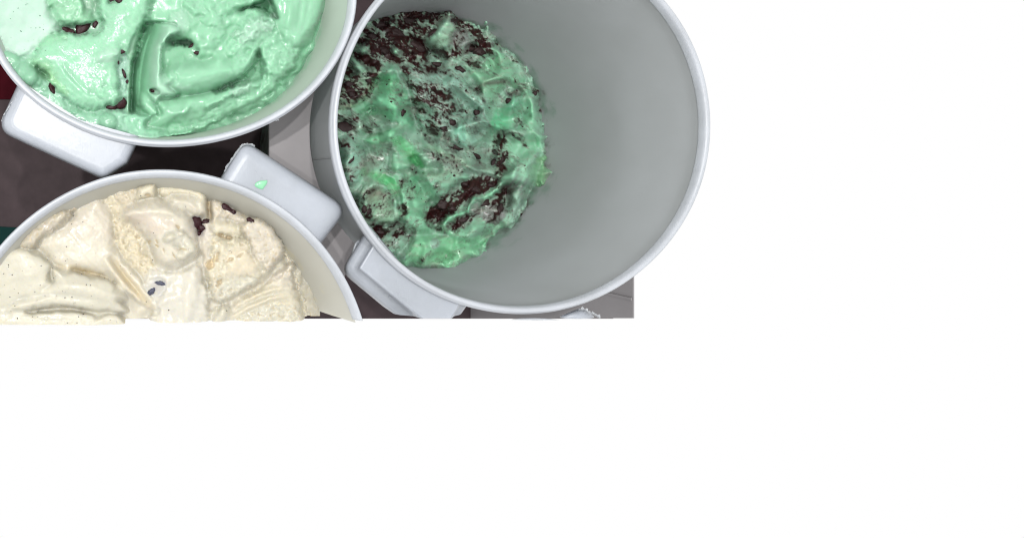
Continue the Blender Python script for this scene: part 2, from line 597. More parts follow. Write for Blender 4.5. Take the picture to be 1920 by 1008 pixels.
def inset(p, d, w):
    """move each edge of a pixel polygon inwards by d times its weight"""
    m = len(p)
    sg = 1 if sum(p[i].x * p[(i + 1) % m].y - p[(i + 1) % m].x * p[i].y for i in range(m)) > 0 else -1
    ln = []
    for i in range(m):
        e = (p[(i + 1) % m] - p[i]).normalized()
        nr = Vector((-e.y, e.x)) * sg
        ln.append((p[i] + nr * d * (w[i] if d > 0 else 1), e))
    out = []
    for i in range(m):
        (a, u), (b, v) = ln[i - 1], ln[i]
        cr = u.x * v.y - u.y * v.x
        if abs(cr) < 1e-3:
            out.append(b.copy()); continue
        t = ((b.x - a.x) * v.y - (b.y - a.y) * v.x) / cr
        out.append(a + u * t)
    return out


def slab(poly, radii, steps, wts=None):
    """stack of (inset, depth) outlines, top first; closed with caps.  pixels -> world"""
    p = [Vector(q) for q in poly]; wts = wts or [1.0] * len(p)
    vs = []; fs = []
    for ins, d in steps:
        pl = rounded(inset(p, ins, wts), [max(r - max(ins, 0) * 0.75, 1.5) for r in radii])
        for q in pl:
            vs.append(P(q.x, q.y, d))
    n = len(pl)
    for k in range(len(steps) - 1):
        for i in range(n):
            j = (i + 1) % n
            fs.append((k * n + i, k * n + j, (k + 1) * n + j, (k + 1) * n + i))
    fs.append(tuple(range(n)))
    fs.append(tuple(reversed(range((len(steps) - 1) * n, len(steps) * n))))
    return vs, fs


def handle(parent, loc, poly, radii, steps, name='handle', mat=None, top=None, cut=False, wts=None):
    v, f = slab(poly, radii, steps, wts)
    if top:
        v2, f2 = slab(*top)
        f = f + [tuple(i + len(v) for i in q) for q in f2]; v = v + v2
    me = mesh_of(name, v, f)
    bm = bmesh.new(); bm.from_mesh(me)
    bmesh.ops.recalc_face_normals(bm, faces=bm.faces[:])
    bmesh.ops.triangulate(bm, faces=[q for q in bm.faces if len(q.verts) > 4])
    bm.to_mesh(me); bm.free()
    if cut: cut_mesh(me, at=601)
    for q in me.polygons:
        if abs(q.normal.z) > 0.985: q.use_smooth = False
    return link(name, relocate(me, loc), mat or M['handle'], parent)


def flash(parent, loc, pts, d, seed=0, size=5.0):
    """ragged sliver of moulding flash along a line of pixels"""
    rnd = random.Random(seed)
    pl = spline(pts, False, 5)
    vs = []; fs = []
    n = len(pl)
    for i, q in enumerate(pl):
        a = pl[max(i - 1, 0)]; b = pl[min(i + 1, n - 1)]
        e = b - a; e = e / (math.hypot(*e) + 1e-6); nr = np.array([e[1], -e[0]])
        t = q + nr * size * rnd.uniform(0.05, 1.0) * (1 if i not in (0, n - 1) else 0.1)
        vs += [P(q[0], q[1], d), P(q[0] - nr[0] * 2, q[1] - nr[1] * 2, d + 4), P(t[0], t[1], d + rnd.uniform(-2, 3))]
    for i in range(n - 1):
        a = 3 * i; b = a + 3
        fs += [(a, b, b + 2, a + 2), (a + 1, a + 2, b + 2, b + 1)]
    me = mesh_of('moulding_flash', vs, fs, False)
    return link('moulding_flash', relocate(me, loc), M['rim'], parent)


def grid_axis(lo, a, b, hi, fine, coarse):
    return np.concatenate([np.arange(lo, a, coarse), np.arange(a, b, fine), np.arange(b, hi + coarse, coarse)])


def build_ice(fld, tub, name, mat, parent, loc, cut=False, jit=0.0):
    d = -fld.h
    k = (F + d) / F
    X = (fld.x - NX) * k; Y = (fld.y - NY) * k
    r = tub.inside(X + NX, Y + NY, np.maximum(d, 0))
    ok = r < 1.012
    nv, nu = fld.x.shape
    idx = np.arange(nv * nu).reshape(nv, nu)
    qd = ok[:-1, :-1] & ok[1:, :-1] & ok[:-1, 1:] & ok[1:, 1:]
    a = idx[:-1, :-1][qd]; b = idx[1:, :-1][qd]; c = idx[1:, 1:][qd]; e = idx[:-1, 1:][qd]
    quads = np.stack([a, b, c, e], 1)
    used = np.zeros(nv * nu, bool); used[quads.ravel()] = True
    remap = np.cumsum(used) - 1
    co = np.stack([X * U, -Y * U, -d * U], -1).reshape(-1, 3)[used] - np.array(loc)
    quads = remap[quads]
    me = bpy.data.meshes.new(name)
    me.vertices.add(len(co)); me.vertices.foreach_set('co', co.ravel())
    me.loops.add(quads.size); me.loops.foreach_set('vertex_index', quads.ravel().astype(np.int32))
    me.polygons.add(len(quads)); me.polygons.foreach_set('loop_start', np.arange(0, quads.size, 4, dtype=np.int32))
    me.polygons.foreach_set('loop_total', np.full(len(quads), 4, np.int32))
    me.polygons.foreach_set('use_smooth', np.ones(len(quads), bool))
    me.update(); me.validate()
    ca = me.color_attributes.new('Tint', 'FLOAT_COLOR', 'POINT')
    cc = np.concatenate([np.clip(fld.c * fld.alb, 0.003, 0.97), np.ones(fld.x.shape + (1,))], -1).reshape(-1, 4)[used]
    ca.data.foreach_set('color', cc.ravel().astype(np.float32))
    ga = me.attributes.new('gloss', 'FLOAT', 'POINT')
    ga.data.foreach_set('value', fld.r.reshape(-1)[used].astype(np.float32))
    gw = me.attributes.new('wet', 'FLOAT', 'POINT')
    gw.data.foreach_set('value', np.clip(fld.w, 0, 1).reshape(-1)[used].astype(np.float32))
    if cut:
        me.transform(__import__('mathutils').Matrix.Translation(Vector(loc)))
        cut_mesh(me, -300 * U)
        me.transform(__import__('mathutils').Matrix.Translation(-Vector(loc)))
    return link(name, me, mat, parent)


def lump(name, u, v, d, rx, ry, rz, rot, mat, parent, loc, seed, tilt=0.0, rough=0.22, sub=3, crease=0):
    """irregular bit of chocolate or cookie centred on a pixel at depth d"""
    bm = bmesh.new()
    bmesh.ops.create_icosphere(bm, subdivisions=sub, radius=1.0)
    rnd = np.random.RandomState(seed)
    dirs = rnd.randn(9, 3); dirs /= np.linalg.norm(dirs, axis=1)[:, None]
    cuts = rnd.uniform(0.62, 1.0, 9)
    off = rnd.rand(3) * 50
    for vt in bm.verts:
        p = np.array(vt.co)
        s = 1.0
        for dr, ct in zip(dirs, cuts):
            q = p @ dr
            if q > ct:
                s = min(s, ct / q + 0.12 * (1 - ct / q))
        nn = fbm(np.array([p[0] * 1.7 + off[0] + p[2]]), np.array([p[1] * 1.7 + off[1] - p[2]]), 3, seed)[0]
        vt.co = Vector(p * s * (1 + rough * nn))
    me = bpy.data.meshes.new(name)
    bm.to_mesh(me); bm.free()
    me.polygons.foreach_set('use_smooth', [True] * len(me.polygons))
    from mathutils import Matrix
    k = (F + d) / F * U
    S = Matrix.Diagonal((rx * k, ry * k, rz * k, 1))
    R = Matrix.Rotation(-rot, 4, 'Z') @ Matrix.Rotation(tilt, 4, 'X')
    me.transform(R @ S)
    o = link(name, me, mat, parent)
    o.location = Vector(P(u, v, d)) - Vector(loc)
    return o


def speck_mesh(name, items, mat, parent, loc, seed=3, sub=1):
    """many tiny bits in one mesh: items = (u, v, d, r, flat)"""
    bm = bmesh.new(); bmesh.ops.create_icosphere(bm, subdivisions=sub, radius=1.0)
    bv = np.array([v.co[:] for v in bm.verts]); bf = np.array([[v.index for v in f.verts] for f in bm.faces]); bm.free()
    rnd = np.random.RandomState(seed)
    V = []; Fc = []; base = 0
    for (u, v, d, r, fl) in items:
        p = np.array(P(u, v, d)) - np.array(loc)
        k = (F + d) / F * U * r
        s = k * np.array([rnd.uniform(.7, 1.3), rnd.uniform(.7, 1.3), fl])
        a = rnd.rand() * 6.28
        w = bv * (1 + 0.35 * rnd.randn(len(bv), 1) * (0.6 if fl < 0.5 else 1)) * s
        w = np.stack([w[:, 0] * math.cos(a) - w[:, 1] * math.sin(a), w[:, 0] * math.sin(a) + w[:, 1] * math.cos(a), w[:, 2]], 1) + p
        V.append(w); Fc.append(bf + base); base += len(bv)
    me = mesh_of(name, np.concatenate(V), np.concatenate(Fc))
    o = link(name, me, mat, parent)
    o['kind'] = 'stuff'
    return o


# ------------------------------------------------------------------ the cabinet around the tubs
def sheet(name, poly, d, thick, mat):
    vs = [P(u, v, d) for u, v in poly]
    n = len(vs)
    vs += [(x, y, z - thick * U) for x, y, z in vs]
    fs = [tuple(range(n)), tuple(reversed(range(n, 2 * n)))] + [(i, i + n, (i + 1) % n + n, (i + 1) % n) for i in range(n)]
    me = mesh_of(name, vs, fs, False)
    bm = bmesh.new(); bm.from_mesh(me); bmesh.ops.recalc_face_normals(bm, faces=bm.faces[:]); bm.to_mesh(me); bm.free()
    o = link(name, me, mat)
    o['kind'] = 'structure'
    return o


sheet('cabinet_floor', [(-260, -300), (1150, -300), (1150, 597), (-260, 597)], 691, 30, M['floor'])
sheet('maroon_floor_strip', [(-240, -100), (60, -100), (60, 186), (-240, 186)], 683, 6, M['maroon'])
sheet('teal_floor_strip', [(-240, 412), (60, 428), (60, 560), (-240, 560)], 683, 6, M['teal'])


def wall_slab(name, x0, y0, x1, y1, top, mat, th=14, y1b=None):
    """upright liner panel: pixel footprint at rim level, depth of its upper edge"""
    dx, dy = x1 - x0, y1 - y0; L = math.hypot(dx, dy); nx, ny = -dy / L * th, dx / L * th
    q = [(x0, y0), (x1, y1), (x1 + nx, y1 + ny), (x0 + nx, y0 + ny)]
    vs = [((x - NX) * U, -(y - NY) * U, -top * U) for x, y in q] + [((x - NX) * U, -((y1b if y1b and y > 500 else y) - NY) * U, -690 * U) for x, y in q]
    fs = [(0, 1, 2, 3), (7, 6, 5, 4)] + [(i, i + 4, (i + 1) % 4 + 4, (i + 1) % 4) for i in range(4)]
    me = mesh_of(name, vs, fs, False)
    bm = bmesh.new(); bm.from_mesh(me); bmesh.ops.recalc_face_normals(bm, faces=bm.faces[:]); bm.to_mesh(me); bm.free()
    o = link(name, me, mat); o['kind'] = 'structure'
    return o


wall_slab('liner_wall', 1334, -380, 1334, 636, 152, M['liner'], -3, 778)
wall_slab('liner_rib', 1331, 592, 1331, 598, 153, M['liner'], -2, 598)
ap = [(505, 228), (516, 218), (544, 198), (576, 168), (604, 128)]
for i in range(26):
    t = math.radians(196 - 60 * i / 25.0)
    d = 150
    r = 361 * (1 - 0.075 * (1 - math.exp(-d / 200.0))) + 1.5
    x = 979.8 + r * math.cos(t) - NX; y = 231.9 + r * math.sin(t) - NY
    if 343 + y * F / (F + d) < 128: continue
    ap.append((NX + x * F / (F + d), NY + y * F / (F + d)))
ap += [(640, 540), (560, 380), (505, 330)]
sheet('added_grey_sheet', ap, 150, 12, M['liner'])  # added sheet, stands in for the lit outer side of the cookie tub
wall_slab('liner_wall_back', -300, -420, 1352, -420, 60, M['liner'], -14)  # unseen cabinet side, put in to keep outside light from the gaps
wall_slab('liner_wall_left', -290, -420, -290, 800, 60, M['floor'], 14)  # unseen too, added to block light from the left
sheet('liner_seam', [(900, 470), (1199, 556), (1199, 560), (900, 474)], 160, 3, M['liner']) if False else None

# ------------------------------------------------------------------ tubs
T_MINT = Tub(317.5, -9, 359, 287, 0.17)
T_VAN = Tub(303.4, 712.5, 401, 401, 0.26)
T_COOK = Tub(979.8, 231.9, 361, 361, 0.075)
T_EDGE = Tub(1012, 979, 386, 386, 0.2)

mint_tub, mint_loc = make_tub(T_MINT, 'oval white plastic tub holding smooth mint chip ice cream', M['wall_mint'], seed=3)
van_tub, van_loc = make_tub(T_VAN, 'white plastic tub holding cream vanilla ice cream', M['wall_vanilla'], cut=True, seed=5)
cook_tub, cook_loc = make_tub(T_COOK, 'nearly empty white tub with mint cookie ice cream at its bottom', M['wall_cookie'], seed=8)
edge_tub, edge_loc = make_tub(T_EDGE, 'white tub of which only the rim edge shows below the nearly empty tub', M['wall_vanilla'], cut=True, seed=9)

ST = [(26, 13.2), (18, 13.4), (13.5, 14.2), (9.5, 15.8), (6, 18.2), (3, 22), (1, 27), (0, 33), (-1, 60), (-2, 95), (3, 98)]
handle(mint_tub, mint_loc, [(38, 152), (-4, 243), (194, 335), (238, 306), (262, 256), (150, 225)], [4, 32, 12, 3, 3, 20], ST, wts=[1, 1, 1, 1, 0, 0])
STV = [(30, 12.6), (22, 13.0), (16, 14.2), (11, 16.2), (7, 19), (3.5, 23), (1.2, 28), (0, 34), (-1, 60), (-2, 95), (3, 98)]
handle(van_tub, van_loc, [(408, 345), (457, 264), (650, 391), (598, 458), (520, 385)], [4, 24, 30, 4, 20], STV, wts=[1, 1, 1, 0, 0])
ST2 = [(40, 17.2), (31, 17.0), (28.5, 16.6), (26, 17.6), (24.5, 20.5), (23, 26), (20, 34), (13, 38), (6, 42), (2, 47), (0, 54), (-2, 110), (3, 113)]
handle(cook_tub, cook_loc, [(692, 424), (641, 508), (826, 660), (872, 574), (772, 520)], [4, 22, 10, 2, 20], ST2, wts=[1, 1, 0.45, 0, 0], cut=True)
handle(cook_tub, cook_loc, [(690, 446), (667, 452), (652, 500), (672, 508)], [3, 7, 3, 2], [(2, 70), (0, 71), (0, 76), (2, 77)], 'handle_flange')
handle(edge_tub, edge_loc, [(1020, 604), (1092, 577), (1250, 690), (1180, 720)], [4, 14, 16, 4], ST, cut=True, wts=[1, 1, 1, 0])
flash(van_tub, van_loc, [(420, 322), (428, 308), (438, 294), (450, 277), (457, 271), (468, 270), (478, 274)], 20, 4, 2.6)
flash(mint_tub, mint_loc, [(2, 228), (6, 216), (14, 203), (26, 184), (32, 170)], 22, 6, -2.5)
flash(mint_tub, mint_loc, [(514, 222), (517, 225), (521, 222)], 10, 7, -7)
flash(edge_tub, edge_loc, [(1085, 579), (1096, 580), (1105, 586), (1114, 588), (1126, 596)], 18, 9, 6)

sv = []
for d in np.linspace(28, 660, 24):
    r = 361 * float(T_COOK.scale(d)) - 8.5 + 0.3
    for a, o in ((-0.006, 0), (-0.003, 1.6), (0.003, 1.6), (0.006, 0)):
        t = math.atan2(65, -363) + a
        sv.append(((979.8 + (r + o) * math.cos(t) - NX) * U, -(231.9 + (r + o) * math.sin(t) - NY) * U, -d * U))
sf = [(4 * i + k, 4 * i + k + 1, 4 * i + 5 + k, 4 * i + 4 + k) for i in range(23) for k in range(3)]
link('mould_seam', relocate(mesh_of('mould_seam', sv, sf), cook_loc), M['wall_cookie'], cook_tub)

# ------------------------------------------------------------------ mint chip ice cream
MINT = lin(160, 226, 184)
MINT_D = lin(146, 216, 170)
MINT_L = lin(178, 232, 198)
PALE = lin(203, 236, 218)
MINT = lin(172, 231, 194); MINT_D = lin(154, 221, 179); MINT_L = lin(190, 236, 208)
f = Field(grid_axis(-80, -8, 612, 760, 1.2, 9), grid_axis(-330, -10, 268, 300, 1.2, 9), -108, lin(150, 205, 170), 0.36)
f.trk = 0.5; f.alb = 0.54
f.h += 16 * fbm(f.x / 60, f.y / 60, 3, 4)
# main body standing clear of the wall on the right
f.patch([(-90, 180), (-90, -340), (500, -340), (640, -200), (640, -40), (606, 0), (600, 40), (580, 88), (556, 128), (520, 168), (482, 194), (440, 212), (400, 231), (350, 245), (300, 246), (240, 250), (190, 262), (100, 250), (0, 190)],
        -60, 0, 0, lip=40, lw=26, soft=7, rag=2, rf=18, tex='wet', amp=6, col=MINT)
f.patch([(470, 196), (520, 166), (556, 126), (580, 88), (596, 40), (604, -10), (588, -10), (570, 60), (540, 110), (500, 150), (462, 180)], -86, 0.1, 0, lip=20, lw=12, soft=6, rag=2, tex='smooth', amp=5, ang=-0.9, col=MINT_D, rough=0.3)
# foam and bubbles along the near edge
f.patch([(-60, 60), (10, 84), (60, 122), (100, 160), (150, 196), (210, 205), (290, 218), (330, 240), (280, 268), (150, 262), (60, 220), (-60, 150)], -34, 0, -0.05, lip=4, lw=8, soft=5, rag=2, tex='foam', amp=1.6, col=lin(178, 230, 200), rough=0.3)
f.patch([(340, 236), (300, 222), (250, 214), (232, 222), (250, 246), (300, 254), (360, 250)], -44, 0, 0, lip=4, lw=6, soft=4, rag=3, tex='crumb', amp=4, col=lin(170, 232, 195))
for bx, by, br, bh in [(14, 112, 24, 11), (46, 139, 27, 14), (62, 148, 18, 8), (203, 228, 19, 10), (139, 206, 9, 5), (148, 208, 6, 4), (28, 128, 8, 4), (84, 166, 7, 3), (224, 237, 5, 3), (75, 158, 6, 3), (176, 216, 5, 2)]:
    f.blob(bx, by, br, br * 0.86, bh, 0.4, pw=2.2, col=lin(158, 214, 180), rag=0.03)
rs = np.random.RandomState(5)
for i in range(70):
    t = rs.rand(); u = 90 + 170 * t + rs.randn() * 6; v = 178 + 62 * t + rs.randn() * 9
    f.blob(u, v, rs.uniform(1.2, 2.6), rs.uniform(1.2, 2.4), -rs.uniform(1.2, 3.0), pw=2, rag=0)
# back middle: wet lumps
f.patch([(270, -40), (350, -60), (470, -60), (520, -30), (500, 4), (470, 12), (440, 30), (420, 60), (400, 100), (360, 100), (345, 70), (300, 50), (262, 40)], -52, 0.02, 0.05, lip=8, lw=8, soft=4, rag=4, rf=14, tex='wet', amp=9, col=MINT, rough=0.24)
for b in [(352, 12, 14, 10, 6), (372, 22, 13, 9, 7), (398, 36, 20, 16, 9), (388, 10, 18, 10, 7), (424, 18, 18, 12, 8), (330, 40, 12, 16, 5), (346, 58, 10, 12, 6), (410, 62, 14, 18, 6), (445, 6, 22, 10, 6)]:
    f.blob(*b, pw=2.0, rag=0.25)
f.patch([(262, -20), (345, -20), (342, 10), (346, 40), (330, 48), (300, 46), (272, 45), (258, 44)], -56, 0.12, -0.05, lip=5, lw=6, soft=3, rag=1.5, tex='smooth', amp=2, ang=1.5, col=MINT, rough=0.3)
f.ridge([(262, 43), (290, 44), (325, 46)], 2.5, -9)
f.patch([(318, 30), (345, 20), (352, 44), (346, 62), (338, 74), (330, 80), (326, 66), (318, 58)], -46, 0, 0, lip=5, lw=5, soft=2, rag=3, rf=6, tex='crumb', amp=3, col=MINT_L, rough=0.22)
# right: glossy lobe and the dark hollow beside it
f.patch([(505, -60), (620, -60), (608, 10), (592, 50), (572, 84), (548, 92), (528, 76), (517, 44), (508, 14)], -48, -0.08, 0, lip=14, lw=10, soft=3, rag=1, tex='smooth', amp=3, ang=1.4, dome=4, col=MINT, rough=0.2)
f.patch([(452, 18), (490, 4), (502, -8), (512, 12), (520, 34), (512, 32), (498, 22), (478, 14)], -120, 0, 0, lip=0, soft=2, rag=1.5, tex='wet', amp=4, col=MINT_D)
f.ridge([(545, 4), (544, 26), (540, 44), (536, 54)], 7, 6)
f.ridge([(566, -10), (560, 40), (548, 66)], 5, -4)
f.ridge([(580, -10), (572, 40), (560, 70)], 5, -3)
# crumbly shoulder running down the right side
f.patch([(440, 62), (452, 44), (478, 22), (500, 30), (516, 34), (522, 54), (530, 74), (550, 88), (566, 92), (552, 122), (530, 146), (504, 166), (492, 150), (486, 120), (484, 84), (470, 100), (440, 118), (420, 106), (424, 84)],
        -52, -0.1, -0.05, lip=9, lw=7, soft=2.5, rag=5, rf=14, tex='crumb', amp=7, col=MINT, rough=0.3)
f.patch([(452, 60), (476, 34), (500, 36), (514, 44), (512, 56), (488, 64), (470, 80), (450, 82)], -38, 0, 0, lip=8, lw=6, soft=2, rag=6, rf=8, tex='crumb', amp=8, col=MINT_L)
f.blob(512, 30, 8, 7, 12, rag=0.2, col=MINT_L)
f.blob(442, 64, 11, 6, 9, -0.5, rag=0.3, col=MINT_L)
# lower band sweeping round the front
f.patch([(286, 178), (310, 182), (350, 180), (390, 172), (430, 158), (466, 150), (500, 152), (520, 160), (486, 186), (440, 208), (400, 228), (350, 243), (300, 244), (272, 236), (284, 214), (292, 196)],
        -50, 0.0, -0.14, lip=24, lw=16, soft=3, rag=1.5, rf=14, tex='smooth', amp=4, ang=-0.25, dome=6, col=MINT, rough=0.22, trench=10)
f.patch([(318, 236), (360, 214), (410, 196), (440, 178), (480, 166), (496, 146), (516, 148), (500, 176), (470, 198), (430, 214), (396, 230), (350, 244), (310, 248)],
        -70, 0, -0.2, lip=12, lw=9, soft=4, rag=4, rf=14, tex='crumb', amp=4, ang=-0.4, col=MINT, rough=0.32)
for k in range(7):
    o = k * 5.0
    f.ridge([(300 + o * 2, 246 - o * .9), (350 + o * 1.6, 236 - o * 1.1), (404 + o * 1.2, 218 - o * 1.3), (452 + o, 192 - o * 1.2)], 2.8, 1.8 if k % 2 else -1.8, rag=3)
f.patch([(428, 172), (444, 160), (462, 150), (474, 154), (466, 168), (446, 182)], -48, 0, 0, lip=8, lw=6, soft=2, rag=5, rf=8, tex='crumb', amp=8, col=MINT_L)
# the crevice under the tongue
f.patch([(398, 172), (430, 156), (456, 140), (474, 116), (483, 88), (488, 104), (492, 130), (488, 146), (470, 152), (440, 160), (412, 172)], -112, 0, 0, lip=-4, lw=8, soft=2, rag=3, rf=8, tex='crumb', amp=10, col=MINT)
# the rolled curl: outer wall, bowl and tongue
f.patch([(242, 206), (244, 150), (252, 96), (264, 56), (276, 44), (322, 45), (330, 60), (300, 90), (296, 130), (310, 160), (336, 172), (300, 182), (290, 200), (296, 212), (278, 214), (258, 208)],
        -136, 0, 0, lip=8, lw=8, soft=2, rag=0.8, tex='smooth', amp=2, ang=1.45, col=MINT_D, rough=0.3)
cp = spline([(243, 206), (244, 150), (252, 96), (263, 58), (272, 43), (300, 43), (326, 46), (338, 58), (320, 74), (306, 90), (303, 112), (306, 134), (318, 154), (340, 170), (318, 182), (300, 184), (292, 200), (294, 214), (276, 214), (256, 210)], True, 5)
pl = spline([(243, 216), (245, 150), (253, 98), (264, 58), (270, 36)], False, 6)
sl = f.box(cp, 12)
X = f.x[sl]; Y = f.y[sl]
sd_ = poly_sd(X, Y, cp)
d_, s_, a_ = line_dist(X, Y, pl)
wv = d_ + 2.0 * fbm(X / 18, Y / 46, 2, 77)
t_ = np.minimum(d_, 50) / 50
hp = -142 + 118 * (0.75 * t_ ** 0.85 + 0.25 * np.sqrt(np.clip(1 - (1 - t_) ** 2, 0, 1))) + 1.5 * np.sin(wv / 3.2) * sstep(0, 8, d_) * sstep(44, 26, d_) - 10 * np.exp(-np.maximum(sd_, 0) / 4.0) * sstep(36, 50, d_) - 14 * sstep(160, 212, Y)
m_ = sstep(-2.2, 2.2, sd_)
f.h[sl] = f.h[sl] * (1 - m_) + hp * m_
cw = (m_ * sstep(24, 50, d_))[..., None]
f.c[sl] = f.c[sl] * (1 - cw) + np.array(MINT_L) * cw  # paler towards the crest: the roll's shading put into the colour
f.ridge([(330, 56), (312, 66), (298, 86), (290, 112), (292, 138), (304, 158), (326, 172), (350, 178)], 13, 32, 11, col=MINT_L, taper=False) if False else None
f.ridge([(330, 58), (314, 70), (302, 92), (298, 116), (302, 138)], 4, 6, 3, rag=3, col=lin(178, 236, 202))
f.patch([(314, 74), (330, 66), (352, 74), (366, 84), (372, 100), (352, 114), (330, 124), (312, 136), (305, 122), (305, 96)], -70, 0, 0.15, lip=-2, lw=8, soft=3.5, rag=2, tex='wet', amp=3, col=lin(166, 226, 188), rough=0.25)
f.patch([(319, 77), (330, 76), (346, 75), (357, 77), (361, 84), (350, 87), (336, 83), (323, 84)], -112, 0, 0, lip=0, soft=2, rag=2, rf=5, tex='wet', amp=2, col=lin(130, 176, 146))
f.patch([(306, 134), (330, 118), (360, 110), (384, 112), (410, 104), (436, 112), (462, 108), (478, 92), (484, 86), (478, 112), (458, 138), (430, 154), (396, 168), (360, 176), (330, 174), (312, 158)],
        -30, 0.0, 0.02, lip=36, lw=15, soft=2.5, rag=1.0, tex='smooth', amp=3, ang=-0.3, dome=6, col=MINT, rough=0.22, trench=14, tw=4)
f.patch([(432, 112), (460, 100), (476, 84), (484, 76), (483, 96), (470, 120), (452, 138), (440, 132), (444, 120)], -44, 0, 0, lip=12, lw=8, soft=3, rag=4, rf=8, tex='crumb', amp=7, col=MINT)
f.ridge([(306, 136), (330, 124), (362, 116), (392, 122)], 6, -5, 8)
f.ridge([(338, 55), (316, 66), (300, 86), (292, 112), (294, 138), (306, 158), (328, 171)], 12, 4, 8, col=MINT_L, taper=True)
f.ridge([(310, 146), (322, 160), (340, 166), (360, 164)], 5, 5, rag=3, col=MINT_L)
f.ridge([(282, 176), (300, 181), (340, 181), (372, 176), (400, 170), (424, 160)], 2.4, -12)
f.blob(290, 172, 10, 4.5, -26, 0.35, pw=2, flat=True)
for b in [(324, 137, 4, 6, -6), (330, 143, 4, 5, -5), (332, 150, 3, 3, -3)]:
    f.blob(*b)
f.patch([(266, 178), (284, 186), (296, 200), (295, 214), (286, 218), (272, 208), (262, 196)], -56, 0, 0.1, lip=9, lw=6, soft=2, rag=1.5, tex='smooth', amp=2, ang=0.8, col=MINT)
f.ridge([(284, 188), (295, 202), (296, 216)], 2.5, -7)
for k in range(8):
    f.blob(296 + rs.randn() * 5, 212 + rs.randn() * 3, 3.2, 2.8, 4)
# pale smooth sheet, upper left
f.patch([(-90, 120), (-90, -340), (60, -340), (80, -60), (88, -10), (92, 12), (98, 30), (110, 46), (114, 56), (96, 64), (80, 76), (66, 96), (52, 108), (30, 102), (8, 94), (-30, 84)],
        -34, 0.03, 0.02, lip=5, lw=6, soft=2.5, rag=1, tex='smooth', amp=1.4, ang=0.7, col=PALE, rough=0.45)
# column behind it
f.patch([(86, -340), (200, -340), (192, -30), (184, -4), (176, 14), (172, 30), (176, 42), (158, 48), (140, 49), (122, 48), (112, 46), (102, 34), (96, 14), (88, -10)],
        -32, 0, 0, lip=14, lw=9, soft=2.5, rag=2, tex='crumb', amp=4.5, col=lin(172, 228, 190), rough=0.36)
f.patch([(152, -30), (190, -30), (184, 6), (178, 30), (166, 26), (156, 12)], -52, 0, 0, lip=4, lw=6, soft=3, rag=2, tex='wet', amp=4, col=lin(150, 196, 165))
# trough where the chips lie
f.patch([(112, 52), (130, 48), (160, 46), (178, 40), (186, 44), (184, 62), (160, 66), (130, 62)], -64, 0, 0, lip=0, soft=3, rag=2, tex='crumb', amp=4, col=lin(178, 226, 196))
# the big frosty slab
f.patch([(52, 118), (60, 104), (78, 78), (92, 70), (112, 66), (130, 62), (150, 66), (166, 64), (186, 60), (192, 40), (184, 14), (192, -10), (206, 4), (222, 0), (240, -30), (290, -30), (284, 0), (276, 30), (262, 62), (252, 96), (247, 116), (238, 104), (230, 98), (224, 110), (222, 132), (226, 150), (222, 168), (232, 176), (226, 188), (212, 198), (200, 200), (186, 206), (164, 206), (140, 200), (122, 186), (104, 168), (96, 150), (84, 134)],
        -22, 0.0, -0.02, lip=13, lw=8, soft=1.8, rag=3.5, rf=9, tex='smooth', amp=3.0, ang=0.6, dome=4, dw=30, col=MINT, rough=0.34, trench=8)
f.patch([(262, 62), (252, 98), (246, 140), (243, 208), (238, 205), (240, 150), (240, 104), (250, 70)], -40, 0, 0, lip=10, lw=5, soft=1.5, rag=0.6, tex='smooth', amp=1, ang=1.5, col=lin(176, 224, 192))
f.patch([(224, 112), (232, 102), (241, 110), (239, 150), (238, 180), (226, 176), (224, 152), (220, 132)], -44, 0, 0, lip=4, lw=5, soft=2, rag=3, tex='crumb', amp=5, col=lin(182, 226, 204))
f.ridge([(116, 118), (124, 134), (140, 152), (156, 168), (172, 182)], 2.4, -4.5, 5, rag=1)
f.ridge([(112, 122), (122, 140), (138, 158), (156, 174)], 5, 3.2)
f.patch([(180, 104), (192, 94), (206, 90), (222, 94), (226, 104), (216, 112), (198, 116), (182, 116)], -12, 0, 0, lip=8, lw=5, soft=2, rag=2.5, tex='wet', amp=2, col=MINT_L, rough=0.28)
f.patch([(166, 166), (182, 168), (196, 160), (212, 162), (222, 172), (216, 184), (200, 190), (184, 184), (170, 178)], -20, 0, 0, lip=5, lw=5, soft=3, rag=4, tex='crumb', amp=6, col=MINT)
f.patch([(92, 138), (108, 152), (124, 164), (128, 178), (116, 176), (102, 162), (92, 150)], -22, 0, 0, lip=5, lw=5, soft=2, rag=4, tex='crumb', amp=4, col=lin(168, 226, 180))
f.patch([(78, 78), (92, 66), (110, 62), (126, 62), (128, 74), (110, 78), (92, 82), (76, 92), (68, 100)], -24, 0, 0, lip=7, lw=5, soft=2, rag=3, tex='crumb', amp=4, col=lin(160, 220, 178))
f.soften([(108, 74), (150, 76), (180, 64), (198, 30), (222, 10), (246, 6), (240, 30), (224, 60), (205, 84), (182, 100), (190, 120), (196, 150), (188, 172), (160, 166), (134, 146), (112, 118)], g=1.0, width=9, rag=8)
f.soften([(60, 112), (90, 120), (108, 150), (96, 150), (70, 126)], col=lin(165, 214, 150), mix=0.5)
f.relief(24, 1.15, 0.6, -46)
f.melt(2)
fr = f.g * (0.35 + 0.65 * sstep(-0.1, 0.25, fbm(f.x / 16, f.y / 16, 3, 91)))
f.h += fr * 1.5 * (np.random.RandomState(2).rand(*f.x.shape) ** 2 - 0.3)
f.c = f.c * (1 - 0.3 * fr[..., None]) + np.array(lin(196, 240, 214)) * 0.3 * fr[..., None]
f.r = f.r - 0.10 * fr
wet = sstep(0.0, 0.35, fbm(f.x / 34, f.y / 34, 3, 15))
f.r = np.clip(f.r - 0.06 - 0.12 * wet, 0.09, 1)
f.h += 1.6 * fbm(f.x / 30, f.y / 30, 2, 18)
f.h += 0.12 * fbm(f.x / 3.5, f.y / 3.5, 2, 40)
f.melt(2, 1 - fr)
f.w = 0.10 + 0.62 * wet
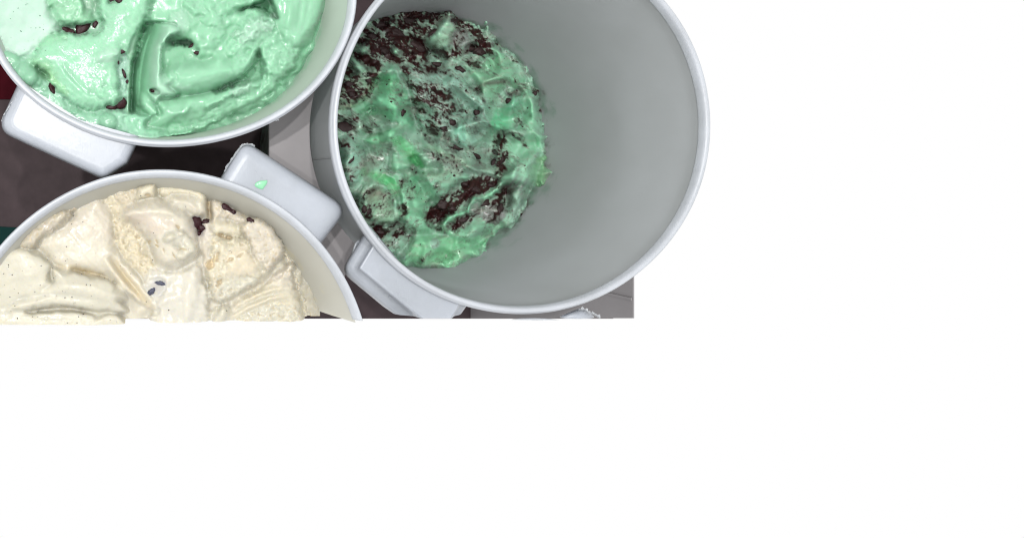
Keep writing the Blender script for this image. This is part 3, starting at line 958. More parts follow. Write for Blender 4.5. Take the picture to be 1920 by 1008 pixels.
f.w = np.maximum(f.w * 0.8, fr)
sd_ = poly_sd(f.x, f.y, spline([(-90, 120), (-90, -340), (60, -340), (88, -10), (98, 30), (112, 50), (66, 96), (40, 104), (-30, 84)], True, 3))
f.w *= sstep(6, -2, sd_); f.r = np.where(sd_ > 0, 0.42, f.r)
tone = fbm(f.x / 45, f.y / 45, 4, 52)[..., None]
f.c *= 1 + 0.10 * tone
mint_field = f
mint_ice = thing('mint_ice_cream', 'smooth bright mint ice cream with a big curl and dark chocolate chips', 'ice cream', mint_loc)
build_ice(f, T_MINT, 'scooped_surface', M['mint'], mint_ice, mint_loc)
CH = [(123, 56, 9, 6, 6, 0.5), (133, 60, 9, 4.5, 6, 0.1), (155, 52, 18, 10, 9, -0.72), (178, 44, 5, 8, 5, 0.3), (229, 96, 7, 5, 4, -0.3), (221, 118, 3, 4, 4, 0), (233, 139, 3.2, 9, 5, -0.4),
      (97, 167, 5, 9.5, 6, -0.35), (223, 191, 15, 13, 5, -0.3), (207, 199, 11, 6, 6, 0.25), (358, 88, 3, 9, 5, 0.7), (371, 100, 7, 3.4, 4, 0.05), (208, 0, 16, 5, 6, 0.1), (225, 2, 8, 4, 5, -0.2), (238, 30 + 124, 3, 4, 3, 0.2), (288, 171, 6, 3, 3, 0.3)]
for i, (u, v, rx, ry, rz, rot) in enumerate(CH):
    lump('chocolate_chip', u, v, -f.at(u, v) - (0.2 if rx < 14 or ry < 12 else -4.5), rx * 1.15, ry * 1.15, rz, rot, M['choc'], mint_ice, mint_loc, 100 + i, rough=0.4)
sp = []
for i in range(26):
    u, v = rs.uniform(2, 90), rs.uniform(0, 100)
    sp.append((u, v, -f.at(u, v) - 0.2, rs.uniform(0.5, 1.0), 0.5))
speck_mesh('mint_fleck', sp, simple('dark_green_fleck', lin(60, 110, 84)), mint_ice, mint_loc)

# ------------------------------------------------------------------ vanilla ice cream
VAN = lin(237, 231, 213)
VAN_P = lin(233, 225, 208)
VAN_Y = lin(236, 229, 206)
VAN_W = lin(231, 227, 209)
TAN = lin(228, 210, 176)  # tint for dents and cracks, painting in their warm shade
f = Field(grid_axis(-130, -8, 600, 760, 1.2, 9), np.arange(300, 640, 1.2), -96, lin(205, 200, 182), 0.4)
f.seed = 3000
f.trk = 0.3; f.alb = 0.56; f.pitcol = lin(227, 210, 174)  # torn pits get a tan tint, warm shade put into the colour
f.h += 10 * fbm(f.x / 40, f.y / 40, 3, 14)
# main mass
f.patch([(-140, 720), (-140, 470), (-20, 452), (20, 420), (60, 392), (110, 364), (160, 348), (210, 340), (262, 338), (330, 342), (400, 362), (440, 384), (484, 408), (520, 440), (540, 468), (552, 500), (560, 540), (572, 580), (590, 720)],
        -66, 0, 0, lip=40, lw=14, soft=2.5, rag=4, rf=12, tex='wet', amp=6, col=VAN)
# scrapes along the far wall
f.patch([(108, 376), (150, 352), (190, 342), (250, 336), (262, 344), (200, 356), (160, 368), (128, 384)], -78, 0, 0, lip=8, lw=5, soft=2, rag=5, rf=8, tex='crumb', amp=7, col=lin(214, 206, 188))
# left smooth sheet sweeping down to the groove
f.patch([(66, 462), (92, 428), (132, 408), (150, 380), (180, 362), (196, 372), (210, 400), (216, 430), (218, 460), (232, 486), (262, 520), (292, 560), (296, 582), (270, 572), (232, 545), (200, 520), (150, 508), (104, 502), (88, 480)],
        -50, -0.02, 0.05, lip=8, lw=10, soft=3, rag=1.5, tex='smooth', amp=3.2, ang=0.9, col=VAN, rough=0.33, dome=4)
f.soften([(100, 430), (140, 390), (184, 364), (206, 400), (214, 450), (190, 450), (150, 452)], col=VAN_P, mix=0.9, width=16)
f.ridge([(206, 478), (226, 508), (250, 536), (276, 566), (292, 580)], 9, -12, 6, rag=1, col=lin(236, 220, 184))
f.ridge([(196, 480), (216, 510), (240, 540), (264, 566)], 9, 8, 7)
f.ridge([(100, 500), (150, 506), (196, 524), (232, 552)], 8, -2, 6, rag=0, col=lin(232, 216, 180))  # groove tinted light brown, its soft shade painted in
# flat lump against the wall, upper left
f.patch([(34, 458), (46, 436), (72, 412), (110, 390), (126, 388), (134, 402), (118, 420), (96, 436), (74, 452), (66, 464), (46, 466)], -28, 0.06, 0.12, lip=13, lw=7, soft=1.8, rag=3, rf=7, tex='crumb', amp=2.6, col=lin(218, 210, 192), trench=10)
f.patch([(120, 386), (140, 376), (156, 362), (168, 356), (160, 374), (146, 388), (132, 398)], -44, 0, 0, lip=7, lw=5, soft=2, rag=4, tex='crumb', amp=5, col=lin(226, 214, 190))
# front-left slabs, overlapping like pushed snow
f.patch([(-140, 520), (-60, 470), (0, 466), (30, 462), (64, 470), (84, 484), (98, 496), (97, 510), (100, 530), (92, 552), (60, 572), (-140, 640)], -34, 0.02, -0.04, lip=9, lw=9, soft=3, rag=1.2, rf=20, tex='smooth', amp=2.6, ang=-0.3, dome=3, col=VAN_W, rough=0.42, trench=8)
f.patch([(12, 578), (40, 560), (76, 546), (100, 528), (96, 508), (104, 502), (128, 508), (160, 514), (196, 522), (222, 538), (236, 556), (228, 566), (238, 580), (226, 586), (180, 584), (120, 574), (60, 582), (24, 586)],
        -30, -0.03, 0.0, lip=8, lw=9, soft=3, rag=1.2, rf=20, tex='smooth', amp=3, ang=0.1, dome=3, col=VAN_W, rough=0.4, trench=9)
f.patch([(-140, 660), (-100, 590), (0, 576), (60, 584), (130, 582), (170, 588), (226, 592), (236, 640), (100, 700)], -36, 0, 0.0, lip=3, lw=9, soft=4, rag=1.0, rf=20, tex='smooth', amp=3, ang=0.1, col=VAN_W, rough=0.4)
f.ridge([(40, 566), (90, 552), (140, 556), (190, 566), (224, 574)], 9, -3, 5, rag=0)
f.ridge([(20, 580), (54, 588), (90, 594), (140, 592)], 6, -2, 8, rag=0)
f.ridge([(60, 540), (110, 536), (160, 538), (210, 552)], 12, 3, 9, rag=0)
# porous band
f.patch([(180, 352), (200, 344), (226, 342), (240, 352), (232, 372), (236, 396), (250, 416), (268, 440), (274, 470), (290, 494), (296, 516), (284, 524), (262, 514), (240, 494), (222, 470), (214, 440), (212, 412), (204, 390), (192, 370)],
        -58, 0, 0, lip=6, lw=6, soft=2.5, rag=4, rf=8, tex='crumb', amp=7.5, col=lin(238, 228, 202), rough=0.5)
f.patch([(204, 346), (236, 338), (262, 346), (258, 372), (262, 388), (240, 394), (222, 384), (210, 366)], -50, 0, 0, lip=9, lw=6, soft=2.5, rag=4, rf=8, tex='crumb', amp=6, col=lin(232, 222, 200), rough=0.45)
rs = np.random.RandomState(21)
# chunk and pieces along the top
f.patch([(255, 372), (258, 352), (270, 345), (282, 342), (295, 341), (294, 358), (293, 372), (280, 378), (264, 378)], -34, 0, 0, lip=8, lw=4, soft=1.5, rag=2, rf=6, tex='smooth', amp=2, ang=1.2, col=VAN_Y, trench=9)
f.blob(277, 366, 6, 3, -6, 0.1, flat=True, col=TAN)
f.patch([(296, 346), (330, 344), (370, 352), (388, 362), (392, 396), (380, 402), (340, 378), (312, 372), (296, 368)], -50, 0, 0, lip=8, lw=5, soft=2, rag=2, rf=8, tex='smooth', amp=3, ang=0.2, col=VAN_Y, trench=6)
f.patch([(304, 378), (318, 364), (340, 362), (364, 366), (382, 378), (388, 396), (378, 406), (360, 408), (340, 398), (318, 390)], -42, 0, 0, lip=16, lw=9, soft=2, rag=1.2, tex='smooth', amp=2, ang=0.3, dome=5, col=VAN, rough=0.33)
f.ridge([(316, 368), (342, 370), (366, 382), (378, 400)], 4, -2.5, 7)
f.ridge([(330, 384), (352, 386), (366, 396)], 4, -2.5, 6)
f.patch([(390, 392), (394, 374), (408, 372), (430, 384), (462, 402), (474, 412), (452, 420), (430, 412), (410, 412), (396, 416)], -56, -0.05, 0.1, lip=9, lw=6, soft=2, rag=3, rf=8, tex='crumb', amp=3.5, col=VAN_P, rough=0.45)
f.ridge([(392, 362), (391, 384), (394, 404), (398, 418)], 3.5, -22, col=TAN)
# big lump in the middle
f.patch([(226, 404), (240, 386), (262, 374), (292, 368), (318, 376), (340, 388), (358, 402), (366, 420), (372, 444), (374, 462), (368, 480), (352, 494), (330, 504), (308, 502), (292, 488), (282, 462), (268, 440), (246, 420)],
        -28, 0.02, 0.04, lip=26, lw=11, soft=2, rag=1.6, rf=10, tex='smooth', amp=3, ang=0.5, dome=6, col=VAN, rough=0.33, trench=7)
f.soften([(236, 404), (262, 396), (300, 410), (330, 420), (300, 440), (270, 432)], col=lin(233, 220, 204), mix=0.8, width=12)
f.ridge([(232, 398), (264, 396), (300, 396), (336, 404), (356, 414)], 7, 6, 12)
f.ridge([(300, 376), (330, 396), (352, 412)], 4, -3, 9)
f.patch([(304, 452), (308, 438), (322, 430), (338, 432), (352, 440), (368, 456), (370, 476), (350, 488), (330, 484), (334, 464), (318, 458)], -16, 0, 0, lip=10, lw=6, soft=2, rag=2, tex='wet', amp=4, col=VAN_W, rough=0.24)
f.blob(318, 446, 14, 8, 6, -0.4, col=VAN_W); f.blob(340, 436, 7, 6, 7, col=VAN_W)
f.ridge([(322, 460), (336, 466), (342, 480)], 4, -5)
f.ridge([(342, 446), (346, 462), (360, 470)], 3, -4)
# wet white saddle below it
f.patch([(270, 520), (290, 500), (318, 506), (346, 498), (366, 486), (378, 500), (384, 530), (392, 560), (380, 640), (300, 660), (280, 600), (296, 580), (286, 560), (276, 540)], -46, 0, 0.02, lip=8, lw=10, soft=4, rag=3, tex='wet', amp=5, col=lin(240, 236, 222), rough=0.22)
f.ridge([(352, 498), (360, 530), (350, 560), (356, 600)], 10, 7, 14)
f.patch([(284, 545), (274, 532), (280, 524), (298, 520), (310, 528), (312, 540), (304, 552), (294, 556)], -50, 0, 0, lip=3, lw=4, soft=3, rag=1, tex='wet', amp=1)
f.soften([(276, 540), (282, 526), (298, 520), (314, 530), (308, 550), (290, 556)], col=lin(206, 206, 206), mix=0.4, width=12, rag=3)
# right-hand crumbly slabs
f.patch([(380, 480), (372, 460), (376, 430), (384, 412), (402, 416), (404, 440), (396, 470), (400, 500), (392, 520), (382, 506)], -48, 0, 0, lip=8, lw=6, soft=2, rag=2, tex='smooth', amp=2, ang=1.3, col=VAN_P)
f.patch([(398, 424), (412, 414), (436, 416), (456, 424), (458, 436), (446, 446), (424, 444), (404, 440)], -52, 0, 0, lip=8, lw=6, soft=2, rag=2, tex='smooth', amp=2, ang=0.2, col=VAN_Y)
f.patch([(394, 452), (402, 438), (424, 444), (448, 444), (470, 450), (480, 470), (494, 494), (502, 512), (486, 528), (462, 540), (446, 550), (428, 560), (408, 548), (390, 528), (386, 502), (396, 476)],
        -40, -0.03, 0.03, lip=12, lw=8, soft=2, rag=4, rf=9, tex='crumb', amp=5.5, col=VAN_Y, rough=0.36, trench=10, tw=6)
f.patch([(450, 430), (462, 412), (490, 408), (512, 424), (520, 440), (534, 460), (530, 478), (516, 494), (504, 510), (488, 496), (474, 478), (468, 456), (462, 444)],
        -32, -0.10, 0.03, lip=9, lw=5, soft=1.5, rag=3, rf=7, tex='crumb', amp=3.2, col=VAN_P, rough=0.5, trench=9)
f.ridge([(466, 446), (482, 450), (500, 446), (520, 448)], 2, -4, rag=3)
f.ridge([(474, 474), (492, 476), (506, 470), (514, 462)], 2, -4, rag=3)
f.ridge([(490, 500), (500, 492), (508, 488)], 2, -3, rag=3)
f.patch([(430, 470), (452, 462), (470, 476), (484, 500), (476, 514), (450, 520), (430, 512), (422, 490)], -34, 0, 0, lip=7, lw=7, soft=3, rag=2, tex='wet', amp=4, col=lin(240, 230, 206), rough=0.24)
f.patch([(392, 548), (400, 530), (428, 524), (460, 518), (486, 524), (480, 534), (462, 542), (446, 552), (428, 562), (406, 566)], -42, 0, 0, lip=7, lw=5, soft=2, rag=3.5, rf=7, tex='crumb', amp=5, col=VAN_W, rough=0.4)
f.blob(394, 496, 9, 10, -6, 0.4, col=TAN); f.blob(394, 496, 6, 7, 4, col=lin(238, 216, 176))
for (u, v, rx, ry, rot) in [(281, 452, 2.2, 4, 0.2), (293, 452, 1.6, 4.5, -0.2), (296, 461, 3, 1.6, 0.6), (307, 470, 1.6, 6, -0.2), (326, 478, 1.3, 8, -0.5), (345, 467, 6, 1.5, 0.1), (332, 424, 4, 2.2, 0.9),
                            (408, 478, 2.4, 9, 0.3), (400, 486, 1.8, 7, 0.2), (430, 488, 10, 2, -0.45), (450, 478, 8, 2, -0.6), (412, 440, 7, 3, 0.1), (425, 446, 8, 2.2, 0.1), (412, 530, 3, 8, 0.5)]:
    f.blob(u, v, rx, ry, -5, rot, flat=True, rag=0.5, col=TAN)
# lower right slab with its striations
f.patch([(436, 566), (452, 552), (480, 538), (508, 516), (530, 498), (544, 490), (552, 494), (548, 516), (556, 540), (566, 568), (572, 600), (580, 680), (430, 680), (420, 620), (424, 586)],
        -58, 0.02, 0.0, lip=14, lw=8, soft=2, rag=4, rf=9, tex='smooth', amp=4, ang=-0.45, dome=4, col=VAN_P, rough=0.42, trench=8)
f.soften([(440, 570), (500, 530), (556, 545), (570, 600), (440, 640)], col=VAN_Y, mix=0.9)
for k, (o, a) in enumerate([(0, 4), (9, -4), (17, 4), (26, -4.5), (34, 4), (44, -4), (52, 4)]):
    f.ridge([(432, 580 + o), (470, 558 + o), (510, 544 + o * .9), (548, 540 + o * .8)], 3.6, a, 5, rag=3)
f.patch([(444, 600), (470, 584), (500, 572), (530, 572), (560, 582), (580, 660), (440, 660)], -52, 0, 0, lip=7, lw=6, soft=3, rag=4, rf=8, tex='crumb', amp=5, col=VAN_W, rough=0.45)
f.patch([(384, 660), (392, 600), (404, 580), (424, 570), (434, 588), (428, 620), (430, 680)], -48, 0, 0, lip=8, lw=7, soft=3, rag=3, tex='wet', amp=5, col=VAN_W, rough=0.24)
f.patch([(536, 500), (546, 492), (553, 488), (550, 502), (546, 520)], -50, 0, 0, lip=5, lw=4, soft=1.5, rag=4, rf=5, tex='crumb', amp=5, col=VAN_P)
f.relief(30, 1.5, 0.74, -46)
f.melt(3)
f.h += 0.14 * fbm(f.x / 3.2, f.y / 3.2, 2, 60) + 0.5 * fbm(f.x / 9, f.y / 9, 2, 61)
wet = sstep(0.05, 0.35, fbm(f.x / 30, f.y / 30, 3, 65))
f.r = np.clip(f.r - 0.10 * wet, 0.12, 1)
f.w = 0.05 + 0.55 * wet
f.c *= 1 + 0.06 * fbm(f.x / 45, f.y / 45, 4, 72)[..., None]
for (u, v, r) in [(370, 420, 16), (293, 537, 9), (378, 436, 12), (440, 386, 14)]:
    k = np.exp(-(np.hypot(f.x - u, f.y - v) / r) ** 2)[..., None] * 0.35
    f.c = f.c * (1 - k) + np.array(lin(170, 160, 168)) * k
van_field = f
van_ice = thing('vanilla_ice_cream', 'cream coloured vanilla ice cream with torn porous lumps and black specks', 'ice cream', van_loc)
build_ice(f, T_VAN, 'scooped_surface', M['vanilla'], van_ice, van_loc, cut=True)
for i, (u, v, rx, ry, rz, rot, up) in enumerate([(366, 417, 11, 11, 9, 0.4, 4), (373, 421, 5, 11, 8, -0.35, 7), (379, 428, 8, 6, 6, 0.3, 4), (386, 414, 6, 4, 5, 0, 2), (371, 438, 8, 5, 4, 0.2, -2),
                                               (424, 389, 12, 5.5, 7, 0.5, 5), (436, 397, 7, 5, 6, 0.4, 5), (470, 413, 8, 5, 5, 0.35, 4), (284, 545, 6, 9, 6, 0.6, 0), (300, 530, 11, 4.5, 5, 0.15, -1)]):
    cs = 1.25 if i < 5 else 1.0
    lump('chocolate_chip', u, v, -f.at(u, v) - up * 0.35 + (0.6 if i < 5 else (2.2 if i < 8 else 0.8)), rx * cs, ry * cs, rz * cs, rot, M['choc'] if i < 8 else M['choc_milky'], van_ice, van_loc, 200 + i, rough=0.45)
sp = []
for i in range(150):
    u, v = rs.uniform(0, 560), rs.uniform(350, 610)
    if rs.rand() < 0.5:
        u, v = rs.uniform(0, 230), rs.uniform(470, 610)
    if math.hypot(u - 303, v - 712) > 360: continue
    if (v - NY) * (F - f.at(u, v)) / F + NY > CUT_Y - 3: continue
    sp.append((u, v, -f.at(u, v) - 0.2, rs.uniform(0.45, 1.05), 0.5))
speck_mesh('vanilla_seed', sp, M['speck'], van_ice, van_loc)

# ------------------------------------------------------------------ mint cookie ice cream
CM = lin(158, 222, 184)
CG = lin(166, 208, 185)
CL = lin(172, 226, 196)
CY = lin(166, 208, 176)
f = Field(grid_axis(530, 622, 1048, 1070, 1.1, 6), np.arange(-6, 530, 1.1), -372, CG, 0.26)
f.seed = 7000
f.alb = 0.74
wx = f.x + 18 * fbm(f.x / 60, f.y / 60, 3, 300); wy = f.y + 18 * fbm(f.x / 60, f.y / 60, 3, 310)
f.h += 13 * fbm(wx / 44, wy / 44, 4, 320, 0.55) - 9 * np.abs(fbm(wx / 30, wy / 30, 3, 330))
f.q[:] = 0.24
def lobe(pts, h, **k):
    k['lip'] = k.get('lip', 16) * 1.35; k['lw'] = k.get('lw', 9) * 1.4; k['soft'] = 3.2; k.setdefault('rag', 1.8); k.setdefault('rf', 14)
    k.setdefault('tex', 'smooth'); k.setdefault('amp', 3.2); k.setdefault('dome', 9); k.setdefault('col', CM); k.setdefault('rough', 0.2); k.setdefault('trench', 9)
    k.setdefault('cmix', 0.9)
    f.patch(pts, h, **k)
# outer border lobes, clockwise from the top right
lobe([(890, 84), (912, 82), (934, 92), (956, 112), (972, 134), (986, 156), (974, 166), (952, 162), (936, 176), (926, 196), (906, 182), (894, 156), (876, 132), (872, 108)], -352, ang=0.1, q=0.12, col=lin(150, 214, 174))
lobe([(972, 160), (990, 158), (1004, 176), (1012, 206), (1020, 240), (1022, 276), (1008, 300), (990, 284), (974, 262), (968, 246), (980, 224), (986, 204), (980, 184)], -350, ang=1.4, q=0.05, col=CM)
lobe([(938, 256), (950, 240), (968, 236), (992, 246), (1008, 272), (1012, 306), (1004, 334), (990, 354), (966, 366), (944, 356), (930, 330), (928, 288)], -346, ang=1.1, q=0.12, col=lin(158, 216, 182))
lobe([(1010, 300), (1026, 292), (1034, 316), (1030, 346), (1016, 366), (1004, 350)], -356, ang=1.3, q=0.03, col=lin(132, 186, 138))
lobe([(944, 352), (972, 346), (990, 356), (976, 388), (956, 418), (938, 440), (920, 430), (930, 400), (936, 374)], -352, ang=-1.0, q=0.25, col=CG)
lobe([(838, 432), (866, 416), (900, 404), (936, 398), (950, 414), (936, 440), (906, 460), (876, 468), (850, 456)], -352, ang=-0.4, q=0.1, col=CM)
lobe([(738, 482), (752, 456), (784, 442), (820, 440), (856, 448), (890, 458), (918, 446), (904, 474), (878, 494), (842, 508), (802, 516), (766, 506)], -340, ang=-0.2, lip=24, lw=13, q=0.03, col=lin(144, 216, 168))
f.blob(816, 456, 10, 10, 6, pw=3, col=CG); f.ridge([(804, 448), (806, 460), (816, 468)], 2.4, -4)
lobe([(690, 432), (716, 426), (744, 432), (768, 446), (760, 470), (742, 484), (718, 474), (702, 456)], -352, ang=0.3, q=0.35, col=CG)
f.blob(752, 480, 10, 8, 7, col=CG)
# upper crumb field
f.patch([(628, 180), (640, 140), (662, 96), (690, 50), (726, 20), (770, 12), (820, 18), (860, 34), (900, 64), (930, 96), (906, 116), (868, 112), (830, 104), (790, 104), (756, 124), (726, 128), (700, 128), (660, 140), (636, 180)],
        -356, 0.05, 0.02, lip=14, lw=10, soft=4, rag=6, rf=14, tex='crumb', amp=9, col=CG, q=0.8, rough=0.3)
f.soften([(690, 60), (740, 24), (800, 20), (860, 36), (850, 60), (800, 60), (780, 100), (730, 110), (680, 110)], q=0.84, width=16)
lobe([(824, 40), (836, 26), (845, 22), (850, 40), (864, 58), (866, 74), (850, 86), (826, 92), (808, 90), (796, 80), (812, 62)], -330, ang=1.2, lip=10, q=0.12, col=lin(172, 214, 184))
f.ridge([(840, 30), (830, 50), (814, 70), (800, 84)], 5, 7, col=CL)
f.ridge([(806, 88), (826, 90), (850, 82), (864, 66)], 4, 5, col=CL)
lobe([(668, 96), (676, 82), (690, 84), (692, 96), (680, 104)], -340, lip=7, lw=4, q=0.1, col=CL)
lobe([(656, 104), (668, 110), (684, 124), (692, 134), (678, 138), (660, 124)], -340, lip=7, lw=4, q=0.1, col=CL)
lobe([(736, 92), (746, 88), (750, 100), (740, 104)], -342, lip=5, lw=4, q=0.1, col=CL)
lobe([(868, 112), (884, 96), (900, 88), (912, 100), (898, 124), (880, 132)], -338, q=0.45, col=CG)
lobe([(852, 60), (874, 56), (890, 74), (880, 92), (860, 94), (846, 84)], -342, q=0.55, col=lin(166, 176, 172))
# curled speckled plate on the left
lobe([(628, 186), (634, 160), (654, 144), (684, 132), (708, 124), (716, 134), (704, 158), (690, 180), (668, 196), (646, 204), (630, 204)], -334, ang=-0.8, dome=-6, lip=9, lw=6, q=0.72, col=CY)
f.ridge([(636, 204), (658, 200), (680, 188), (698, 168), (714, 142)], 3.6, 5.5, 6, col=lin(186, 212, 170))
# pointed green cone
lobe([(728, 126), (740, 134), (754, 156), (768, 184), (772, 212), (778, 236), (766, 244), (744, 230), (718, 222), (692, 214), (674, 202), (694, 186), (708, 160), (718, 142)], -338, ang=1.3, lip=20, lw=16, q=0.06, col=lin(138, 218, 172))
f.ridge([(729, 130), (734, 156), (736, 186), (738, 220)], 16, 15, 12, col=lin(140, 220, 172))
f.ridge([(728, 136), (712, 164), (690, 190)], 7, -6)
lobe([(714, 128), (728, 120), (744, 126), (742, 136), (728, 140), (716, 138)], -336, lip=8, lw=5, q=0.05, col=lin(150, 210, 178))
lobe([(744, 132), (752, 144), (762, 164), (756, 162), (744, 148)], -340, lip=6, lw=4, q=0.05, col=CG)
f.patch([(664, 204), (684, 198), (704, 204), (694, 214), (676, 214)], -398, lip=0, soft=4, rag=2, tex='wet', amp=2, col=CM)
# speckled middle
lobe([(752, 132), (790, 122), (832, 130), (862, 142), (884, 162), (904, 184), (912, 212), (900, 236), (880, 224), (856, 238), (828, 256), (800, 250), (782, 226), (776, 196), (764, 160)], -348, ang=0.5, q=0.56, tex='wet', amp=7, col=lin(158, 200, 182), lip=10)
lobe([(824, 148), (844, 138), (866, 144), (886, 164), (908, 182), (918, 206), (924, 230), (912, 256), (892, 272), (868, 280), (850, 270), (840, 250), (858, 232), (870, 206), (850, 184), (832, 168)], -336, ang=0.9, lip=18, lw=12, q=0.3, col=lin(162, 210, 188), rough=0.17)
f.ridge([(922, 194), (926, 222), (914, 248), (892, 270), (874, 282)], 4, 8, 7, col=CL)
f.ridge([(910, 196), (914, 222), (902, 246), (886, 262)], 4, -6, 4)
f.ridge([(858, 216), (866, 236), (874, 258), (876, 284)], 4, 7, 7, col=CL)
lobe([(852, 240), (864, 230), (872, 250), (876, 276), (864, 270), (854, 256)], -338, lip=7, lw=5, q=0.05, col=lin(150, 214, 186))
f.patch([(928, 212), (940, 204), (956, 206), (966, 198), (972, 216), (962, 232), (944, 240), (930, 248), (922, 250)], -384, 0, 0, lip=-6, lw=8, soft=4, rag=2, tex='smooth', amp=2, ang=-0.6, col=lin(130, 214, 170), q=0.02, rough=0.2)
lobe([(944, 198), (956, 182), (972, 176), (984, 182), (980, 200), (968, 214), (950, 212)], -344, lip=10, lw=7, q=0.04, col=lin(142, 216, 178))
f.ridge([(896, 160), (920, 156), (946, 154), (962, 162)], 4, -4, 5, col=lin(128, 132, 116))
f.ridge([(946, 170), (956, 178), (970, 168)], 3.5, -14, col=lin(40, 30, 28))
# curl at the lower right
f.ridge([(934, 336), (932, 300), (936, 268), (950, 250), (968, 246), (984, 258)], 8, 11, 7, col=CG)
f.ridge([(944, 330), (942, 300), (948, 274)], 8, -11, 6)
f.ridge([(972, 290), (966, 316), (960, 340)], 4, 6, 5, col=CL)
f.soften([(926, 254), (944, 246), (950, 280), (944, 330), (930, 330)], q=0.66, width=7)
f.soften([(954, 246), (980, 256), (990, 276), (976, 270)], q=0.5, width=5)
for k, o in enumerate([0, 9, 18]):
    f.ridge([(936 + o, 356 + o * .3), (958 + o, 346 + o * .4), (972 + o, 326 + o * .4)], 3, 4 if k != 1 else -4, col=lin(150, 168, 158))
# plank, torn flap and hollow in the middle
lobe([(684, 262), (698, 248), (722, 242), (742, 238), (760, 254), (756, 266), (728, 272), (698, 274)], -330, ang=0.05, lip=9, lw=5, q=0.02, col=lin(146, 222, 174), rough=0.3)
f.patch([(742, 268), (756, 262), (772, 276), (786, 296), (798, 310), (786, 312), (766, 300), (750, 286)], -398, lip=-4, soft=3, rag=3, tex='crumb', amp=4, col=lin(120, 214, 150), q=0.0, rough=0.3)
lobe([(776, 284), (792, 282), (806, 288), (816, 302), (806, 314), (796, 306), (784, 296)], -340, lip=6, lw=4, rag=5, rf=6, tex='crumb', amp=6, q=0.05, col=lin(158, 222, 182), rough=0.3)
lobe([(736, 290), (752, 292), (770, 306), (764, 318), (744, 320), (730, 314), (732, 302)], -340, lip=8, lw=5, q=0.05, col=CM)
lobe([(792, 262), (826, 262), (856, 280), (880, 296), (900, 320), (880, 326), (850, 318), (816, 316), (800, 300)], -344, ang=0.4, q=0.28, col=lin(164, 198, 180))
f.ridge([(796, 272), (826, 286), (856, 300), (890, 316)], 5, 7, 8, col=CY)
f.patch([(690, 330), (704, 322), (720, 326), (742, 336), (748, 356), (742, 374), (726, 352), (708, 340)], -396, lip=-4, soft=3, rag=4, rf=8, tex='crumb', amp=6, col=lin(122, 212, 152), q=0.02, rough=0.3)
f.patch([(764, 330), (780, 326), (786, 338), (774, 346)], -396, lip=0, soft=3, rag=2, tex='wet', amp=2, col=lin(110, 196, 148), q=0)
# left plate
lobe([(632, 262), (652, 260), (674, 270), (690, 288), (692, 314), (680, 332), (664, 346), (650, 344), (640, 320), (632, 290)], -336, ang=0.9, q=0.24, lip=18, lw=12, col=lin(160, 208, 186), rough=0.17)
lobe([(634, 216), (660, 212), (690, 222), (704, 236), (690, 252), (672, 250), (650, 232)], -348, q=0.45, col=CG)
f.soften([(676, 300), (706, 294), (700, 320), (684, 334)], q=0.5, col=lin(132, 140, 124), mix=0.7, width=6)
# ring-shaped curl, lower left
lobe([(676, 352), (700, 340), (724, 346), (742, 366), (750, 394), (744, 414), (720, 420), (694, 416), (676, 404), (668, 380)], -336, ang=0.6, dome=-12, dw=16, lip=8, lw=6, q=0.28, col=CY)
f.ridge([(676, 378), (690, 354), (716, 348), (736, 370), (742, 398), (730, 416)], 6, 8, 6, col=CL)
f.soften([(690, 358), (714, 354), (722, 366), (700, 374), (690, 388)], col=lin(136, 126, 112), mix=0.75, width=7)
lobe([(668, 382), (684, 376), (698, 386), (700, 402), (688, 412), (674, 404)], -338, lip=7, lw=5, q=0.5, col=CL)
# glossy column
lobe([(750, 350), (768, 340), (788, 342), (800, 356), (806, 378), (818, 400), (820, 422), (800, 436), (774, 434), (752, 426), (746, 404), (752, 378)], -328, ang=1.3, lip=22, lw=13, q=0.16, col=lin(150, 220, 178), rough=0.16)
f.soften([(752, 344), (776, 342), (780, 366), (760, 378)], q=0.42, width=6)
f.soften([(750, 384), (764, 380), (766, 398), (752, 404)], q=0.62, width=5)
f.soften([(796, 352), (806, 352), (810, 372), (800, 376)], q=0.5, width=5)
lobe([(782, 330), (806, 320), (836, 318), (862, 322), (882, 332), (866, 348), (848, 360), (824, 378), (806, 372), (794, 352)], -330, ang=0.3, lip=18, lw=11, q=0.14, col=lin(152, 212, 178))
f.ridge([(782, 332), (800, 328), (826, 328), (850, 322)], 4, 6, 6, col=CY)
f.ridge([(784, 344), (806, 340), (820, 346)], 3, -4, 4)
# crumb field, lower right, with the pale streak across it
f.patch([(800, 396), (812, 380), (836, 364), (858, 350), (880, 336), (910, 330), (932, 340), (944, 356), (948, 376), (930, 392), (900, 404), (874, 424), (846, 432), (818, 428)], -346, 0, 0, lip=12, lw=9, soft=3, rag=4, tex='crumb', amp=6, col=CG, q=0.82, rough=0.3)
lobe([(822, 420), (838, 404), (862, 392), (886, 376), (912, 362), (934, 346), (944, 350), (930, 366), (904, 382), (880, 398), (856, 412), (834, 426)], -328, ang=-0.6, lip=9, lw=5, rag=4, tex='crumb', amp=5, q=0.1, col=lin(150, 222, 180), rough=0.3)
lobe([(882, 372), (896, 364), (906, 376), (892, 392), (876, 398)], -328, lip=6, lw=4, q=0.2, col=lin(130, 190, 158))
lobe([(898, 392), (916, 382), (940, 382), (950, 394), (944, 412), (926, 420), (906, 412)], -336, lip=12, lw=8, q=0.5, col=lin(164, 166, 166))
f.soften([(800, 404), (816, 404), (830, 420), (820, 432), (802, 424)], q=0.85, width=7)
f.soften([(676, 424), (700, 422), (724, 430), (720, 446), (700, 446)], q=0.8, width=7)
